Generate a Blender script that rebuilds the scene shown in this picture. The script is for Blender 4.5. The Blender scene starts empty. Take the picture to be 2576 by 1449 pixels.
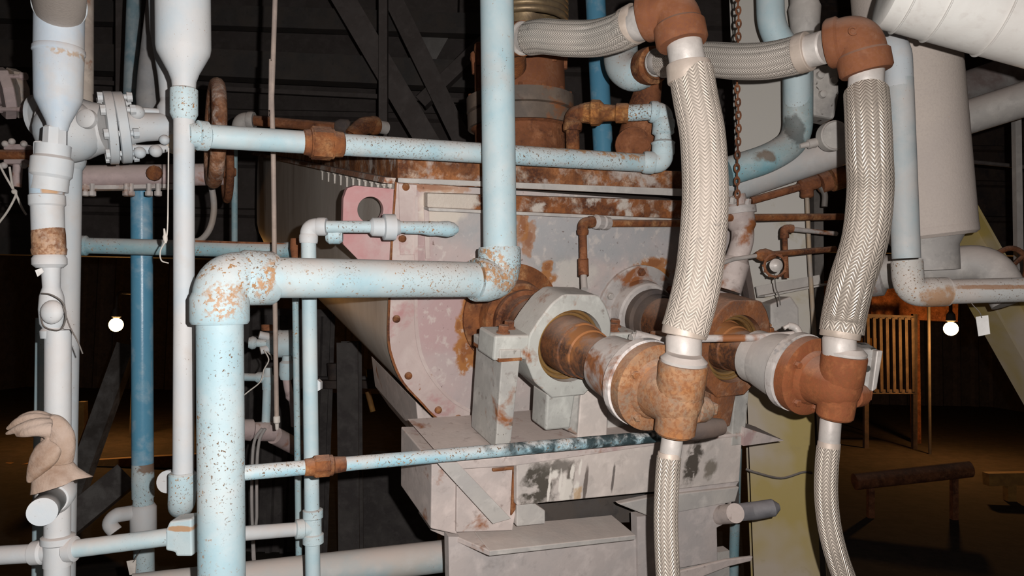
import bpy, math, random
from mathutils import Vector, Matrix
random.seed(7)
S = bpy.context.scene
COL = S.collection
# ---------------------------------------------------------------- camera, world, flash, exposure
F = 1850.0                      # focal length in pixels of the 2576 x 1449 frame
CX, CY = 1288.0, 724.5
CAM = Vector((0, 0, 1.6))
cam_d = bpy.data.cameras.new('camera')
cam = bpy.data.objects.new('camera', cam_d)
COL.objects.link(cam)
cam_d.sensor_width = 36.0
cam_d.lens = 36.0 * F / 2576.0
cam_d.clip_start = 0.05
cam_d.clip_end = 200
RM = Matrix.Rotation(math.radians(90 + 3.0), 3, 'X') @ Matrix.Rotation(math.radians(1.2), 3, 'Z')
cam.matrix_world = Matrix.Translation(CAM) @ RM.to_4x4()
S.camera = cam
S.view_settings.view_transform = 'Standard'
S.view_settings.look = 'None'
S.view_settings.gamma = 1
S.view_settings.use_curve_mapping = False
S.view_settings.exposure = 0.0
W = bpy.data.worlds.new('world')
S.world = W
W.use_nodes = True
W.node_tree.nodes['Background'].inputs[0].default_value = (0.55, 0.42, 0.40, 1)
W.node_tree.nodes['Background'].inputs[1].default_value = 0.016

def light(name, loc, energy, color, radius):
    l = bpy.data.lights.new(name, 'POINT')
    l.energy = energy; l.color = color; l.shadow_soft_size = radius
    o = bpy.data.objects.new(name, l); COL.objects.link(o); o.location = loc
    return o
# the flash of the camera, right of and a little above the lens
light('camera_flash', CAM + RM @ Vector((0.060, 0.035, 0.0)), 160, (1.0, 0.945, 0.91), 0.006)

# ---------------------------------------------------------------- geometry helpers
def V(*a): return Vector(a)
def P(x, y, d): return CAM + RM @ Vector(((x - CX) / F * d, -(y - CY) / F * d, -d))
def cv(x, y, z): return RM @ Vector((x, -y, -z))       # camera-frame vector (right, down, ahead)
def pw(w, d): return w / 2.0 / F * d                    # radius in metres of a thing w pixels wide at distance d
# frame of the inclined machine: e1 along its end wall, e2 along its shafts (away), e3 down its end wall
e2 = cv(-897, -387, 1850).normalized()
e1 = cv(3512, 5, 1850).normalized(); e1 = (e1 - e2 * e1.dot(e2)).normalized()
e3 = e2.cross(e1).normalized()
if e3.z > 0: e3 = -e3
MO = P(1200, 800, 2.15)
def Q(x, y, off=0.0, o=None, n=None):                   # where the sight line meets a plane parallel to the end wall
    o = MO if o is None else o
    n = e2 if n is None else n
    r = P(x, y, 1.0) - CAM
    return CAM + r * (((o + e2 * off) - CAM).dot(n) / r.dot(n))
def QP(x, y, o, n): 
    r = P(x, y, 1.0) - CAM
    return CAM + r * ((o - CAM).dot(n) / r.dot(n))
def frame(d):
    d = d.normalized()
    a = Vector((0, 0, 1)) if abs(d.z) < 0.9 else Vector((1, 0, 0))
    u = d.cross(a).normalized()
    return u, d.cross(u).normalized()
def catmull(pts, n=10):
    q = [2 * pts[0] - pts[1]] + list(pts) + [2 * pts[-1] - pts[-2]]
    out = []
    for i in range(1, len(q) - 2):
        a, b, c, d = q[i - 1:i + 3]
        for k in range(n):
            t = k / n
            out.append(0.5 * ((2 * b) + (c - a) * t + (2 * a - 5 * b + 4 * c - d) * t * t + (3 * b - a - 3 * c + d) * t ** 3))
    out.append(pts[-1].copy())
    return out
def fillet(pts, R, n=8):
    out = [pts[0].copy()]
    for i in range(1, len(pts) - 1):
        a, b, c = pts[i - 1], pts[i], pts[i + 1]
        u = (a - b); v = (c - b)
        l = min(R, u.length * 0.48, v.length * 0.48)
        p, q = b + u.normalized() * l, b + v.normalized() * l
        for k in range(n + 1):
            t = k / n
            out.append(p * (1 - t) ** 2 + b * 2 * t * (1 - t) + q * t * t)
    out.append(pts[-1].copy())
    return out
def to_z(p, q, z=0.0):          # carry the line p -> q on to height z
    t = (z - p.z) / (q.z - p.z)
    return p + (q - p) * t

class G:
    def __init__(s): s.v = []; s.f = []; s.uv = {}
    def _grid(s, rings, close=True):
        n = len(rings[0]); b = len(s.v)
        for r in rings: s.v += r
        for i in range(len(rings) - 1):
            for j in range(n if close else n - 1):
                k = (j + 1) % n
                s.f.append((b + i * n + j, b + i * n + k, b + (i + 1) * n + k, b + (i + 1) * n + j))
        return b, n
    def tube(s, pts, r, n=24, caps=True, squash=None):
        pts = [p.copy() for p in pts]
        m = len(pts)
        rr = r if isinstance(r, (list, tuple)) else [r] * m
        T = []
        for i in range(m):
            t = pts[min(i + 1, m - 1)] - pts[max(i - 1, 0)]
            T.append(t.normalized() if t.length > 1e-9 else Vector((0, 0, 1)))
        u, v = frame(T[0]); rings = []; L = 0.0; vs = []
        for i in range(m):
            if i:
                u = (u - T[i] * u.dot(T[i])).normalized(); v = T[i].cross(u)
                L += (pts[i] - pts[i - 1]).length
            vs.append(L)
            rings.append([pts[i] + (u * math.cos(a) + v * math.sin(a)) * rr[i] for a in [2 * math.pi * k / n for k in range(n)]])
        f0 = len(s.f)
        b, _ = s._grid(rings)
        for i in range(m - 1):
            for j in range(n):
                s.uv[f0 + i * n + j] = [(j / n, vs[i]), ((j + 1) / n, vs[i]), ((j + 1) / n, vs[i + 1]), (j / n, vs[i + 1])]
        if caps:
            s.f.append(tuple(b + j for j in reversed(range(n))))
            s.f.append(tuple(b + (m - 1) * n + j for j in range(n)))
        return s
    def rev(s, A, B, prof, n=28, caps=True, rot=0.0):   # prof: (fraction along A->B, radius)
        d = B - A; u, v = frame(d)
        rings = [[A + d * t + (u * math.cos(a + rot) + v * math.sin(a + rot)) * max(r, 1e-4) for a in [2 * math.pi * k / n for k in range(n)]] for t, r in prof]
        b, _ = s._grid(rings); m = len(prof)
        if caps:
            s.f.append(tuple(b + j for j in reversed(range(n))))
            s.f.append(tuple(b + (m - 1) * n + j for j in range(n)))
        return s
    def revm(s, A, d, prof, n=28, caps=True, rot=0.0):  # prof in metres along unit vector d
        return s.rev(A, A + d.normalized(), prof, n, caps, rot)
    def torus(s, c, ax, R, r, n=36, m=10, a0=0, a1=2 * math.pi):
        u, v = frame(ax); ax = ax.normalized(); full = abs(a1 - a0 - 2 * math.pi) < 1e-6
        pts = [c + (u * math.cos(a0 + (a1 - a0) * k / n) + v * math.sin(a0 + (a1 - a0) * k / n)) * R for k in range(n + 1)]
        rings = []
        for k in range(n + 1):
            o = (pts[k] - c).normalized()
            rings.append([pts[k] + (o * math.cos(t) + ax * math.sin(t)) * r for t in [2 * math.pi * q / m for q in range(m)]])
        s._grid(rings)
        if not full:
            b = len(s.v) - (n + 1) * m
            s.f.append(tuple(b + j for j in reversed(range(m)))); s.f.append(tuple(b + n * m + j for j in range(m)))
        return s
    def plate(s, pts, ex):
        n = len(pts); b = len(s.v)
        s.v += [p.copy() for p in pts] + [p + ex for p in pts]
        s.f.append(tuple(range(b, b + n))); s.f.append(tuple(reversed(range(b + n, b + 2 * n))))
        for j in range(n):
            k = (j + 1) % n
            s.f.append((b + j, b + n + j, b + n + k, b + k))
        return s
    def bar(s, A, B, w, h, up=None):
        d = (B - A).normalized(); up = Vector((0, 0, 1)) if up is None else up
        if abs(d.dot(up.normalized())) > 0.98: up = Vector((0, 1, 0))
        x = d.cross(up).normalized(); y = x.cross(d).normalized()
        q = [A + x * (a * w / 2) + y * (c * h / 2) for a, c in ((-1, -1), (1, -1), (1, 1), (-1, 1))]
        return s.plate(q, B - A)
    def ibeam(s, A, B, w, h, t, up=None, kind='I'):
        d = (B - A).normalized(); up = Vector((0, 0, 1)) if up is None else up
        if abs(d.dot(up.normalized())) > 0.98: up = Vector((0, 1, 0))
        x = d.cross(up).normalized(); y = x.cross(d).normalized()
        W2, H2, T2 = w / 2, h / 2, t / 2
        if kind == 'I': q = [(-W2, -H2), (W2, -H2), (W2, -H2 + t), (T2, -H2 + t), (T2, H2 - t), (W2, H2 - t), (W2, H2), (-W2, H2), (-W2, H2 - t), (-T2, H2 - t), (-T2, -H2 + t), (-W2, -H2 + t)]
        elif kind == 'L': q = [(-W2, -H2), (W2, -H2), (W2, -H2 + t), (-W2 + t, -H2 + t), (-W2 + t, H2), (-W2, H2)]
        else: q = [(-W2, -H2), (W2, -H2), (W2, -H2 + t), (-W2 + t, -H2 + t), (-W2 + t, H2 - t), (W2, H2 - t), (W2, H2), (-W2, H2)]
        return s.plate([A + x * a + y * c for a, c in q], B - A)
    def hexb(s, c, ax, r, h):   # bolt head standing out along ax
        s.revm(c, ax, [(0, r * 1.35), (h * 0.15, r * 1.35), (h * 0.16, r), (h * 0.9, r), (h, r * 0.85)], n=6); return s
    def ball(s, c, r, n=18, sq=(1, 1, 1)):
        rings = []
        for i in range(n // 2 + 1):
            t = math.pi * i / (n // 2)
            rings.append([c + Vector((max(math.sin(t), 1e-3) * math.cos(a) * r * sq[0], max(math.sin(t), 1e-3) * math.sin(a) * r * sq[1], math.cos(t) * r * sq[2])) for a in [2 * math.pi * k / n for k in range(n)]])
        s._grid(rings); return s
    def ring_plate(s, c, u, v, ex, outer, ri, n=64):    # outer: polygon in (u,v) metres, round hole of radius ri
        def rad(a):
            dx, dy = math.cos(a), math.sin(a); best = 0
            for i in range(len(outer)):
                (x1, y1), (x2, y2) = outer[i], outer[(i + 1) % len(outer)]
                ex_, ey = x2 - x1, y2 - y1
                den = dx * ey - dy * ex_
                if abs(den) < 1e-12: continue
                t = (x1 * ey - y1 * ex_) / den
                q = (x1 * dy - y1 * dx) / den
                if t > 0 and -1e-6 <= q <= 1 + 1e-6: best = max(best, t)
            return best
        A = [2 * math.pi * k / n for k in range(n)]
        o = [c + (u * math.cos(a) + v * math.sin(a)) * rad(a) for a in A]
        i = [c + (u * math.cos(a) + v * math.sin(a)) * ri for a in A]
        rings = [i, o, [p + ex for p in o], [p + ex for p in i]]
        rings.append(i)
        s._grid(rings); return s
    def elbow(s, c, a, b, r, band=0.35, kb=1.30, km=1.18, n=28):   # threaded elbow: corner c, leg ends a and b
        path = fillet([a, c, b], min((a - c).length, (b - c).length) * 0.95, 12)
        def seg(p, q, t): return p + (q - p) * t
        s.tube(path, r * km, n)
        for e in (a, b):
            d = c - e; l = d.length * band
            s.revm(e, d, [(0, r * kb * 0.94), (0.006, r * kb), (l, r * kb), (l + r * 0.25, r * km)], n=n)
        return s

BEV = {}
def _mesh(name, g, mat, org, smooth=35, bevel=0):
    me = bpy.data.meshes.new(name)
    me.from_pydata([tuple(p - org) for p in g.v], [], g.f)
    if g.uv:
        ul = me.uv_layers.new(name='UVMap')
        for pi, uvs in g.uv.items():
            p = me.polygons[pi]
            for li, q in zip(p.loop_indices, uvs): ul.data[li].uv = q
    me.validate()
    import bmesh
    bm = bmesh.new(); bm.from_mesh(me)
    bmesh.ops.recalc_face_normals(bm, faces=bm.faces)
    bm.to_mesh(me); bm.free()
    if smooth:
        me.shade_smooth()
        me.set_sharp_from_angle(angle=math.radians(smooth))
    me.materials.append(mat)
    o = bpy.data.objects.new(name, me); COL.objects.link(o)
    if bevel:
        m = o.modifiers.new('bevel', 'BEVEL'); m.width = bevel; m.segments = 2; m.limit_method = 'ANGLE'; m.angle_limit = math.radians(40)
    return o
ORG = {}
def thing(name, label, cat, loc, group=None):
    o = bpy.data.objects.new(name, None); COL.objects.link(o)
    o.empty_display_size = 0.05; o.location = loc
    o['label'] = label; o['category'] = cat
    if group: o['group'] = group
    ORG[o] = Vector(loc)
    return o
def part(name, g, mat, parent, label=None, smooth=35, bevel=0):
    org = ORG[parent]
    o = _mesh(name, g, mat, org, smooth, bevel)
    o.parent = parent
    ORG[o] = org
    if label: o['label'] = label
    return o
def low(g): 
    z = min(p.z for p in g.v); xs = sum((p.x for p in g.v)) / len(g.v); ys = sum((p.y for p in g.v)) / len(g.v)
    return Vector((xs, ys, z))
def solo(name, label, cat, g, mat, group=None, smooth=35, bevel=0):
    org = low(g)
    o = _mesh(name, g, mat, org, smooth, bevel)
    o.location = org; o['label'] = label; o['category'] = cat
    if group: o['group'] = group
    ORG[o] = org
    return o
def struct(name, g, mat, smooth=0):
    o = _mesh(name, g, mat, Vector((0, 0, 0)), smooth)
    o['kind'] = 'structure'; ORG[o] = Vector((0, 0, 0))
    return o

# ---------------------------------------------------------------- materials
def nt(mat): return mat.node_tree
class M:
    """procedural material: base colour varied by noise, dust on upward faces, rust flecks, placed stains"""
    def __init__(s, name, base, rough=0.6, metal=0.0, spec=0.35):
        s.m = bpy.data.materials.new(name); s.m.use_nodes = True
        s.t = s.m.node_tree; s.b = s.t.nodes['Principled BSDF']
        s.geo = s.t.nodes.new('ShaderNodeNewGeometry')
        s.pos = s.geo.outputs['Position']
        s.b.inputs['Roughness'].default_value = rough
        s.b.inputs['Metallic'].default_value = metal
        s.b.inputs['Specular IOR Level'].default_value = spec
        rgb = s.t.nodes.new('ShaderNodeRGB'); rgb.outputs[0].default_value = (*base, 1)
        s.c = rgb.outputs[0]; s.h = None; s.r = None; s.met = None
        s.rough = rough; s.metal = metal
    def math(s, op, a, b=None, c=None):
        n = s.t.nodes.new('ShaderNodeMath'); n.operation = op
        for i, q in enumerate((a, b, c)):
            if q is None: continue
            if isinstance(q, (int, float)): n.inputs[i].default_value = q
            else: s.t.links.new(q, n.inputs[i])
        return n.outputs[0]
    def noise(s, scale, detail=4, dist=0.0, off=(0, 0, 0), stretch=None, vec=None):
        mp = s.t.nodes.new('ShaderNodeMapping'); s.t.links.new(vec or s.pos, mp.inputs[0])
        mp.inputs['Location'].default_value = off
        if stretch: mp.inputs['Scale'].default_value = stretch
        n = s.t.nodes.new('ShaderNodeTexNoise'); s.t.links.new(mp.outputs[0], n.inputs['Vector'])
        n.inputs['Scale'].default_value = scale; n.inputs['Detail'].default_value = detail; n.inputs['Distortion'].default_value = dist
        n.inputs['Roughness'].default_value = 0.6
        return n.outputs[0]
    def ramp(s, x, lo, hi, a=0.0, b=1.0):
        n = s.t.nodes.new('ShaderNodeMapRange'); s.t.links.new(x, n.inputs[0])
        n.inputs[1].default_value = lo; n.inputs[2].default_value = hi; n.inputs[3].default_value = a; n.inputs[4].default_value = b
        n.clamp = True; return n.outputs[0]
    def mix(s, fac, col, rough=None, metal=None):
        n = s.t.nodes.new('ShaderNodeMix'); n.data_type = 'RGBA'
        s.t.links.new(fac, n.inputs[0]); s.t.links.new(s.c, n.inputs[6])
        if isinstance(col, tuple): n.inputs[7].default_value = (*col, 1)
        else: s.t.links.new(col, n.inputs[7])
        s.c = n.outputs[2]
        for key, val, dflt in (('r', rough, s.rough), ('met', metal, s.metal)):
            if val is None: continue
            f = s.t.nodes.new('ShaderNodeMix'); f.data_type = 'FLOAT'
            s.t.links.new(fac, f.inputs[0])
            cur = getattr(s, key)
            if cur is None: f.inputs[2].default_value = dflt
            else: s.t.links.new(cur, f.inputs[2])
            f.inputs[3].default_value = val
            setattr(s, key, f.outputs[0])
        return s
    def vary(s, col, scale=4, lo=0.4, hi=0.65, detail=5, off=(0, 0, 0), stretch=None, amt=1.0):
        return s.mix(s.ramp(s.noise(scale, detail, 0.3, off, stretch), lo, hi, 0, amt), col)
    def dust(s, col=(0.60, 0.50, 0.44), amt=0.9, lo=-0.15, hi=0.8, base=0.0):
        sep = s.t.nodes.new('ShaderNodeSeparateXYZ'); s.t.links.new(s.geo.outputs['Normal'], sep.inputs[0])
        f = s.ramp(sep.outputs[2], lo, hi, base, amt)
        nz = s.ramp(s.noise(9, 5), 0.3, 0.62, 0.55, 1.0)
        return s.mix(s.math('MULTIPLY', f, nz), col, rough=0.9)
    def flecks(s, col=(0.17, 0.075, 0.03), scale=75, thr=0.63, area=7, alo=0.44, ahi=0.58, off=(0, 0, 0)):
        a = s.ramp(s.noise(scale, 3, 0.4, off), thr, thr + 0.035)
        b = s.ramp(s.noise(area, 2, 0, (3 + off[0], 1, 2)), alo, ahi)
        return s.mix(s.math('MULTIPLY', a, b), col, rough=0.9)
    def stain(s, c, rad, col, amt=1.0, nscale=22, namp=0.6, soft=0.35, ax=None, rough=None, brk=0, blo=0.46, bhi=0.54):
        """a patch round a point of the place; rad = radius or (r1, r2, r3) along ax"""
        sub = s.t.nodes.new('ShaderNodeVectorMath'); sub.operation = 'SUBTRACT'
        s.t.links.new(s.pos, sub.inputs[0]); sub.inputs[1].default_value = tuple(c)
        ax = ax or (e1, e2, e3)
        if isinstance(rad, (int, float)): rad = (rad, rad, rad)
        sq = None
        for a, r in zip(ax, rad):
            d = s.t.nodes.new('ShaderNodeVectorMath'); d.operation = 'DOT_PRODUCT'
            s.t.links.new(sub.outputs[0], d.inputs[0]); d.inputs[1].default_value = tuple(a / r)
            q = s.math('POWER', s.math('ABSOLUTE', d.outputs['Value']), 2.6)
            sq = q if sq is None else s.math('ADD', sq, q)
        l = s.math('POWER', sq, 1 / 2.6)
        nz = s.math('MULTIPLY', s.math('SUBTRACT', s.noise(nscale, 6, 0.2, tuple(c)), 0.5), namp * 2.6)
        f = s.ramp(s.math('ADD', l, nz), 1 - soft / 2, 1 + soft / 2, amt, 0)
        if brk: f = s.math('MULTIPLY', f, s.ramp(s.noise(brk, 4, 0.3, (1, 4, 2)), blo, bhi))
        return s.mix(f, col, rough=rough)
    def bump(s, h=None, scale=60, strength=0.25, dist=0.004, detail=5):
        h = h or s.noise(scale, detail)
        n = s.t.nodes.new('ShaderNodeBump'); n.inputs['Strength'].default_value = strength; n.inputs['Distance'].default_value = dist
        s.t.links.new(h, n.inputs['Height']); s.t.links.new(n.outputs[0], s.b.inputs['Normal']); return s
    def done(s):
        s.t.links.new(s.c, s.b.inputs['Base Color'])
        if s.r is not None: s.t.links.new(s.r, s.b.inputs['Roughness'])
        if s.met is not None: s.t.links.new(s.met, s.b.inputs['Metallic'])
        return s.m

DUST = (0.56, 0.47, 0.42)
RUSTD = (0.085, 0.034, 0.020); RUST = (0.27, 0.100, 0.036); RUSTL = (0.44, 0.24, 0.11)
def blue_mat(name, base=(0.32, 0.55, 0.64), pale=(0.47, 0.63, 0.68), dust=0.85, fl=0.60, flw=0.50, extra=None, dlo=-0.1, dbase=0.24, rough=0.5, grime=0.5):
    m = M(name, base, rough).vary(pale, 5, 0.42, 0.62).vary((0.60, 0.66, 0.68), 14, 0.5, 0.75, amt=0.5).vary((0.50, 0.46, 0.42), 8, 0.56, 0.74, 6, (2, 8, 4), amt=grime)
    m.dust(DUST, dust, dlo, 0.75, dbase)
    m.flecks((0.34, 0.19, 0.09), 120, fl + 0.075, 5, flw - 0.0, flw + 0.14).flecks((0.16, 0.10, 0.06), 190, fl + 0.065, 6, flw - 0.04, flw + 0.10, (5, 5, 5))
    if extra: extra(m)
    return m.bump(scale=90, strength=0.12, dist=0.003).done()
def rust_mat(name, a=RUST, b=RUSTD, c=RUSTL, dust=0.25, rough=0.85, extra=None, bs=0.5):
    m = M(name, a, rough, spec=0.2).vary(b, 11, 0.42, 0.62, 7).vary(c, 24, 0.50, 0.70, 7, (4, 0, 0), amt=0.8).vary(b, 48, 0.52, 0.66, 5, (4, 8, 0), amt=0.6).vary((0.20, 0.075, 0.03), 130, 0.48, 0.6, 3, amt=0.6)
    if dust: m.dust((0.62, 0.45, 0.36), dust, 0.2, 0.9)
    if extra: extra(m)
    return m.bump(scale=140, strength=bs, dist=0.004).done()
def steel_mat(name, base=(0.42, 0.40, 0.37), var=(0.30, 0.29, 0.28), dust=0.7, rusty=0.0, rough=0.6, metal=0.0, extra=None, dcol=DUST):
    m = M(name, base, rough, metal).vary(var, 6, 0.40, 0.60, 7).vary(tuple(min(1, q * 1.35) for q in base), 17, 0.5, 0.7, 6, amt=0.6).vary(tuple(q * 0.5 for q in base), 28, 0.58, 0.74, 7, (5, 2, 0), amt=0.45)
    if dust: m.dust(dcol, dust)
    if rusty: m.vary(RUST, 9, 0.62 - rusty * 0.2, 0.70 - rusty * 0.15, 7, (7, 3, 1)).vary(RUSTD, 30, 0.62 - rusty * 0.1, 0.75, 5, (2, 3, 1), amt=0.6)
    if extra: extra(m)
    return m.bump(scale=70, strength=0.2, dist=0.003).done()
def hose_mat(name, N=12, K=118.0, dust=0.35, metal=0.55, rough=0.33, depth=0.8, base=(0.62, 0.55, 0.47), groove=0.6):
    """braided wire: herringbone of strands from the tube's own u (round) and v (metres)"""
    m = M(name, base, rough, metal, 0.5)
    uv = m.t.nodes.new('ShaderNodeUVMap'); sp = m.t.nodes.new('ShaderNodeSeparateXYZ'); m.t.links.new(uv.outputs[0], sp.inputs[0])
    tri = m.math('PINGPONG', m.math('MULTIPLY', sp.outputs[0], float(N)), 0.5)
    ph = m.math('ADD', m.math('MULTIPLY', sp.outputs[1], K), m.math('MULTIPLY', tri, 3.2))
    wav = m.math('ADD', m.math('MULTIPLY', m.math('SINE', m.math('MULTIPLY', ph, 2 * math.pi)), 0.5), 0.5)
    crown = m.math('SINE', m.math('MULTIPLY', tri, 2 * math.pi))
    h = m.math('ADD', m.math('POWER', wav, 0.6), m.math('MULTIPLY', m.math('ABSOLUTE', crown), 0.5))
    m.mix(m.ramp(wav, 0.0, 0.30, groove, 0.0), (0.22, 0.185, 0.16), rough=0.6)
    dn = m.ramp(m.noise(6, 5, 0.4), 0.40, 0.62, dust * 0.35, min(1, dust * 1.3))
    m.mix(dn, (0.52, 0.455, 0.395), rough=0.8, metal=0.0)
    m.vary((0.30, 0.27, 0.25), 55, 0.66, 0.72, 3, amt=0.6)
    return m.bump(h, strength=depth, dist=0.0022).done()
# ================================================================ materials in use
m_blue = blue_mat('pale_blue_paint')
m_blue2 = blue_mat('rust_flecked_blue_paint', fl=0.55, flw=0.45)
m_pale = blue_mat('dusty_pale_paint', base=(0.48, 0.59, 0.66), pale=(0.58, 0.62, 0.64), dust=0.8, fl=0.62, flw=0.52, dbase=0.30, grime=0.6)
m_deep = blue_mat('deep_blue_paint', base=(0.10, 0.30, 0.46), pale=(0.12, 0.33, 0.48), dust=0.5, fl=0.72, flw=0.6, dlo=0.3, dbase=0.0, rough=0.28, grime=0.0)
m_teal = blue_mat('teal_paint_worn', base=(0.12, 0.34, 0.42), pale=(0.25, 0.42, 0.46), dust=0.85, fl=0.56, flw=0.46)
m_rust = rust_mat('orange_rust')
m_rustd = rust_mat('dark_rust', a=(0.22, 0.085, 0.04), c=(0.36, 0.16, 0.08))
m_rustp = rust_mat('painted_rust_brown', a=(0.215, 0.085, 0.042), b=(0.17, 0.065, 0.033), c=(0.25, 0.12, 0.07), dust=0.5, bs=0.15)
m_nip = steel_mat('dusty_bright_steel', (0.52, 0.49, 0.46), (0.40, 0.38, 0.36), dust=0.7, rough=0.45, metal=0.12)
m_band = steel_mat('polished_clamp_band', (0.30, 0.26, 0.21), (0.17, 0.145, 0.12), dust=0.3, rough=0.3, metal=0.5)
m_band_d = steel_mat('dusty_clamp_band', (0.50, 0.43, 0.37), (0.40, 0.33, 0.27), dust=0.7, rough=0.5, metal=0.2)
m_hose = hose_mat('steel_braid_bright', dust=0.25)
m_hose_d = hose_mat('steel_braid_dusty', groove=0.4, dust=0.7, metal=0.6, rough=0.4)
m_hose_t = hose_mat('steel_braid_thin', N=8, dust=0.35)
m_hose_f = hose_mat('steel_braid_fine_dusty', N=15, K=150, dust=0.5, metal=0.4, rough=0.4, depth=0.8, base=(0.56, 0.53, 0.48))
m_grey = steel_mat('dusty_grey_steel', (0.48, 0.46, 0.43), (0.40, 0.385, 0.37), dust=0.8)
m_greyr = steel_mat('dusty_grey_steel_rusting', (0.47, 0.44, 0.42), (0.36, 0.34, 0.33), dust=0.7, rusty=0.5)
m_dark = steel_mat('dark_painted_steel', (0.075, 0.07, 0.068), (0.10, 0.085, 0.075), dust=0.25, rough=0.7, dcol=(0.3, 0.27, 0.25))
m_dark2 = steel_mat('dark_brown_steel', (0.11, 0.08, 0.065), (0.06, 0.05, 0.05), dust=0.2, rough=0.7, dcol=(0.3, 0.25, 0.22))
m_mauve = steel_mat('mauve_grey_paint', (0.40, 0.31, 0.30), (0.34, 0.28, 0.28), dust=0.6, rusty=0.15)
m_string = steel_mat('pale_string', (0.62, 0.58, 0.53), (0.5, 0.47, 0.43), dust=0, rough=0.9)
m_cable = steel_mat('dull_black_cable', (0.06, 0.055, 0.05), (0.12, 0.11, 0.10), dust=0.4, rough=0.6)
m_insul = M('dusty_cream_lagging', (0.60, 0.53, 0.47), 0.85).vary((0.54, 0.48, 0.44), 3, 0.4, 0.65).vary((0.50, 0.44, 0.40), 160, 0.45, 0.65, 3, amt=0.5).dust(DUST, 0.5).bump(scale=150, strength=0.2).done()
m_white = M('dusty_white_cladding', (0.66, 0.66, 0.63), 0.5).vary((0.58, 0.56, 0.53), 5, 0.4, 0.65).vary((0.5, 0.47, 0.44), 40, 0.55, 0.7, amt=0.4).dust(DUST, 0.4).bump(scale=60, strength=0.1).done()
m_foil = steel_mat('white_paper_tag', (0.85, 0.84, 0.82), (0.75, 0.74, 0.72), dust=0, rough=0.4)
ym = M('chalky_yellow_paint', (0.40, 0.31, 0.10), 0.6)
ym.vary((0.45, 0.39, 0.31), 1.6, 0.46, 0.60, 4).stain(P(1925, 200, 2.75), (0.6, 0.6, 1.0), (0.47, 0.46, 0.43), 0.95, 5, 0.3, 0.5, ax=(V(1, 0, 0), V(0, 1, 0), V(0, 0, 1))).vary((0.30, 0.24, 0.10), 9, 0.6, 0.74, 5, amt=0.6).dust(DUST, 0.7)
m_yellow = ym.bump(scale=30, strength=0.1).done()

def glow_mat(name, col, s):
    m = bpy.data.materials.new(name); m.use_nodes = True
    b = m.node_tree.nodes['Principled BSDF']
    b.inputs['Emission Color'].default_value = (*col, 1); b.inputs['Emission Strength'].default_value = s
    return m
m_lamp = glow_mat('sodium_lamp_glass', (1.0, 0.62, 0.25), 14)

# ================================================================ the hall round the machine
def quad(a, b, c, d, ex): return G().plate([V(*a), V(*b), V(*c), V(*d)], V(*ex))
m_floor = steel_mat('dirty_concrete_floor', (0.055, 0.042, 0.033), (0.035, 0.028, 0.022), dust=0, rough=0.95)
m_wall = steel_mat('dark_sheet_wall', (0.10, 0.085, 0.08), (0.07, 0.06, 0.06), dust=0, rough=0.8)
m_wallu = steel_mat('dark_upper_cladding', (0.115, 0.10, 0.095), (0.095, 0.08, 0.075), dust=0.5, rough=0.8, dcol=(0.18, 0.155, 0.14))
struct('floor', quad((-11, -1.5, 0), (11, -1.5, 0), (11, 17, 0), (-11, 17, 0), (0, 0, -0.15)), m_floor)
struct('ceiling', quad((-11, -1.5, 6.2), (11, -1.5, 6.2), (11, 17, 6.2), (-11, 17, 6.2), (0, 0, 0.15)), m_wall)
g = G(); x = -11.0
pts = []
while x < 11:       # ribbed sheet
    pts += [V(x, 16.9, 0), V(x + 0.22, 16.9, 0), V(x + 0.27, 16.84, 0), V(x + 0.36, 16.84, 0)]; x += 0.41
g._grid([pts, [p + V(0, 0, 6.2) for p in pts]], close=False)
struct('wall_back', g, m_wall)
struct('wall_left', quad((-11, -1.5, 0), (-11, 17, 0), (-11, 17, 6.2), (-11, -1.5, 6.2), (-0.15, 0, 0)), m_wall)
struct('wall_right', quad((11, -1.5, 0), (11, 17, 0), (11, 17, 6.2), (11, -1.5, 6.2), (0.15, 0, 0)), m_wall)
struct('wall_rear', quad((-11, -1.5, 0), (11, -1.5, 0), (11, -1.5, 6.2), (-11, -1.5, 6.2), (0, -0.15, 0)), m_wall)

# upper cladding of the gallery behind the pipes, ribs in its sheets
def clad(x0, x1, y, z0, z1, pitch=0.42, d=0.05):
    g = G(); x = x0; pts = []
    z = z0
    while z < z1:
        pts += [V(0, y, z), V(0, y, z + pitch * 0.8), V(0, y - d, z + pitch * 0.85), V(0, y - d, z + pitch * 0.95)]; z += pitch
    g._grid([[p + V(x0, 0, 0) for p in pts], [p + V(x1, 0, 0) for p in pts]], close=False)
    return g
GZ = 2.12
t = thing('gallery_panel', 'dark ribbed sheet cladding high behind the pipes, upper left', 'wall panel', V(-2.2, 6.1, GZ))
part('sheet', clad(-5.5, 1.9, 6.1, GZ, 6.1), m_wallu, t, smooth=0)
part('bottom_rail', G().bar(V(-5.5, 6.0, GZ + 0.05), V(1.9, 6.0, GZ + 0.05), 0.12, 0.14), m_dark, t)
t = thing('gallery_panel', 'dark purplish sheet cladding high at the right edge behind the big duct', 'wall panel', V(5, 8.6, 2.6))
part('sheet', clad(2.2, 9, 8.6, 2.6, 6.1), m_dark2, t, smooth=0)
part('bottom_rail', G().bar(V(2.2, 8.5, 2.62), V(9, 8.5, 2.62), 0.12, 0.16), m_dark, t)
for (a, b, w, lab) in (((830, -60, 4.6), (1085, 374, 4.6), 0.14, 'dark diagonal steel brace running down right, left of the pair'),
                       ((960, -60, 4.9), (1172, 376, 4.9), 0.12, 'dark diagonal steel brace running down right, right of the pair'),):
    A, B = P(*a), P(*b)
    A = A + (A - B) * 0.3
    solo('diagonal_brace', lab, 'steel brace', G().ibeam(A, B, w, w, 0.015, V(0, 1, 0), 'L'), m_wallu)
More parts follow.
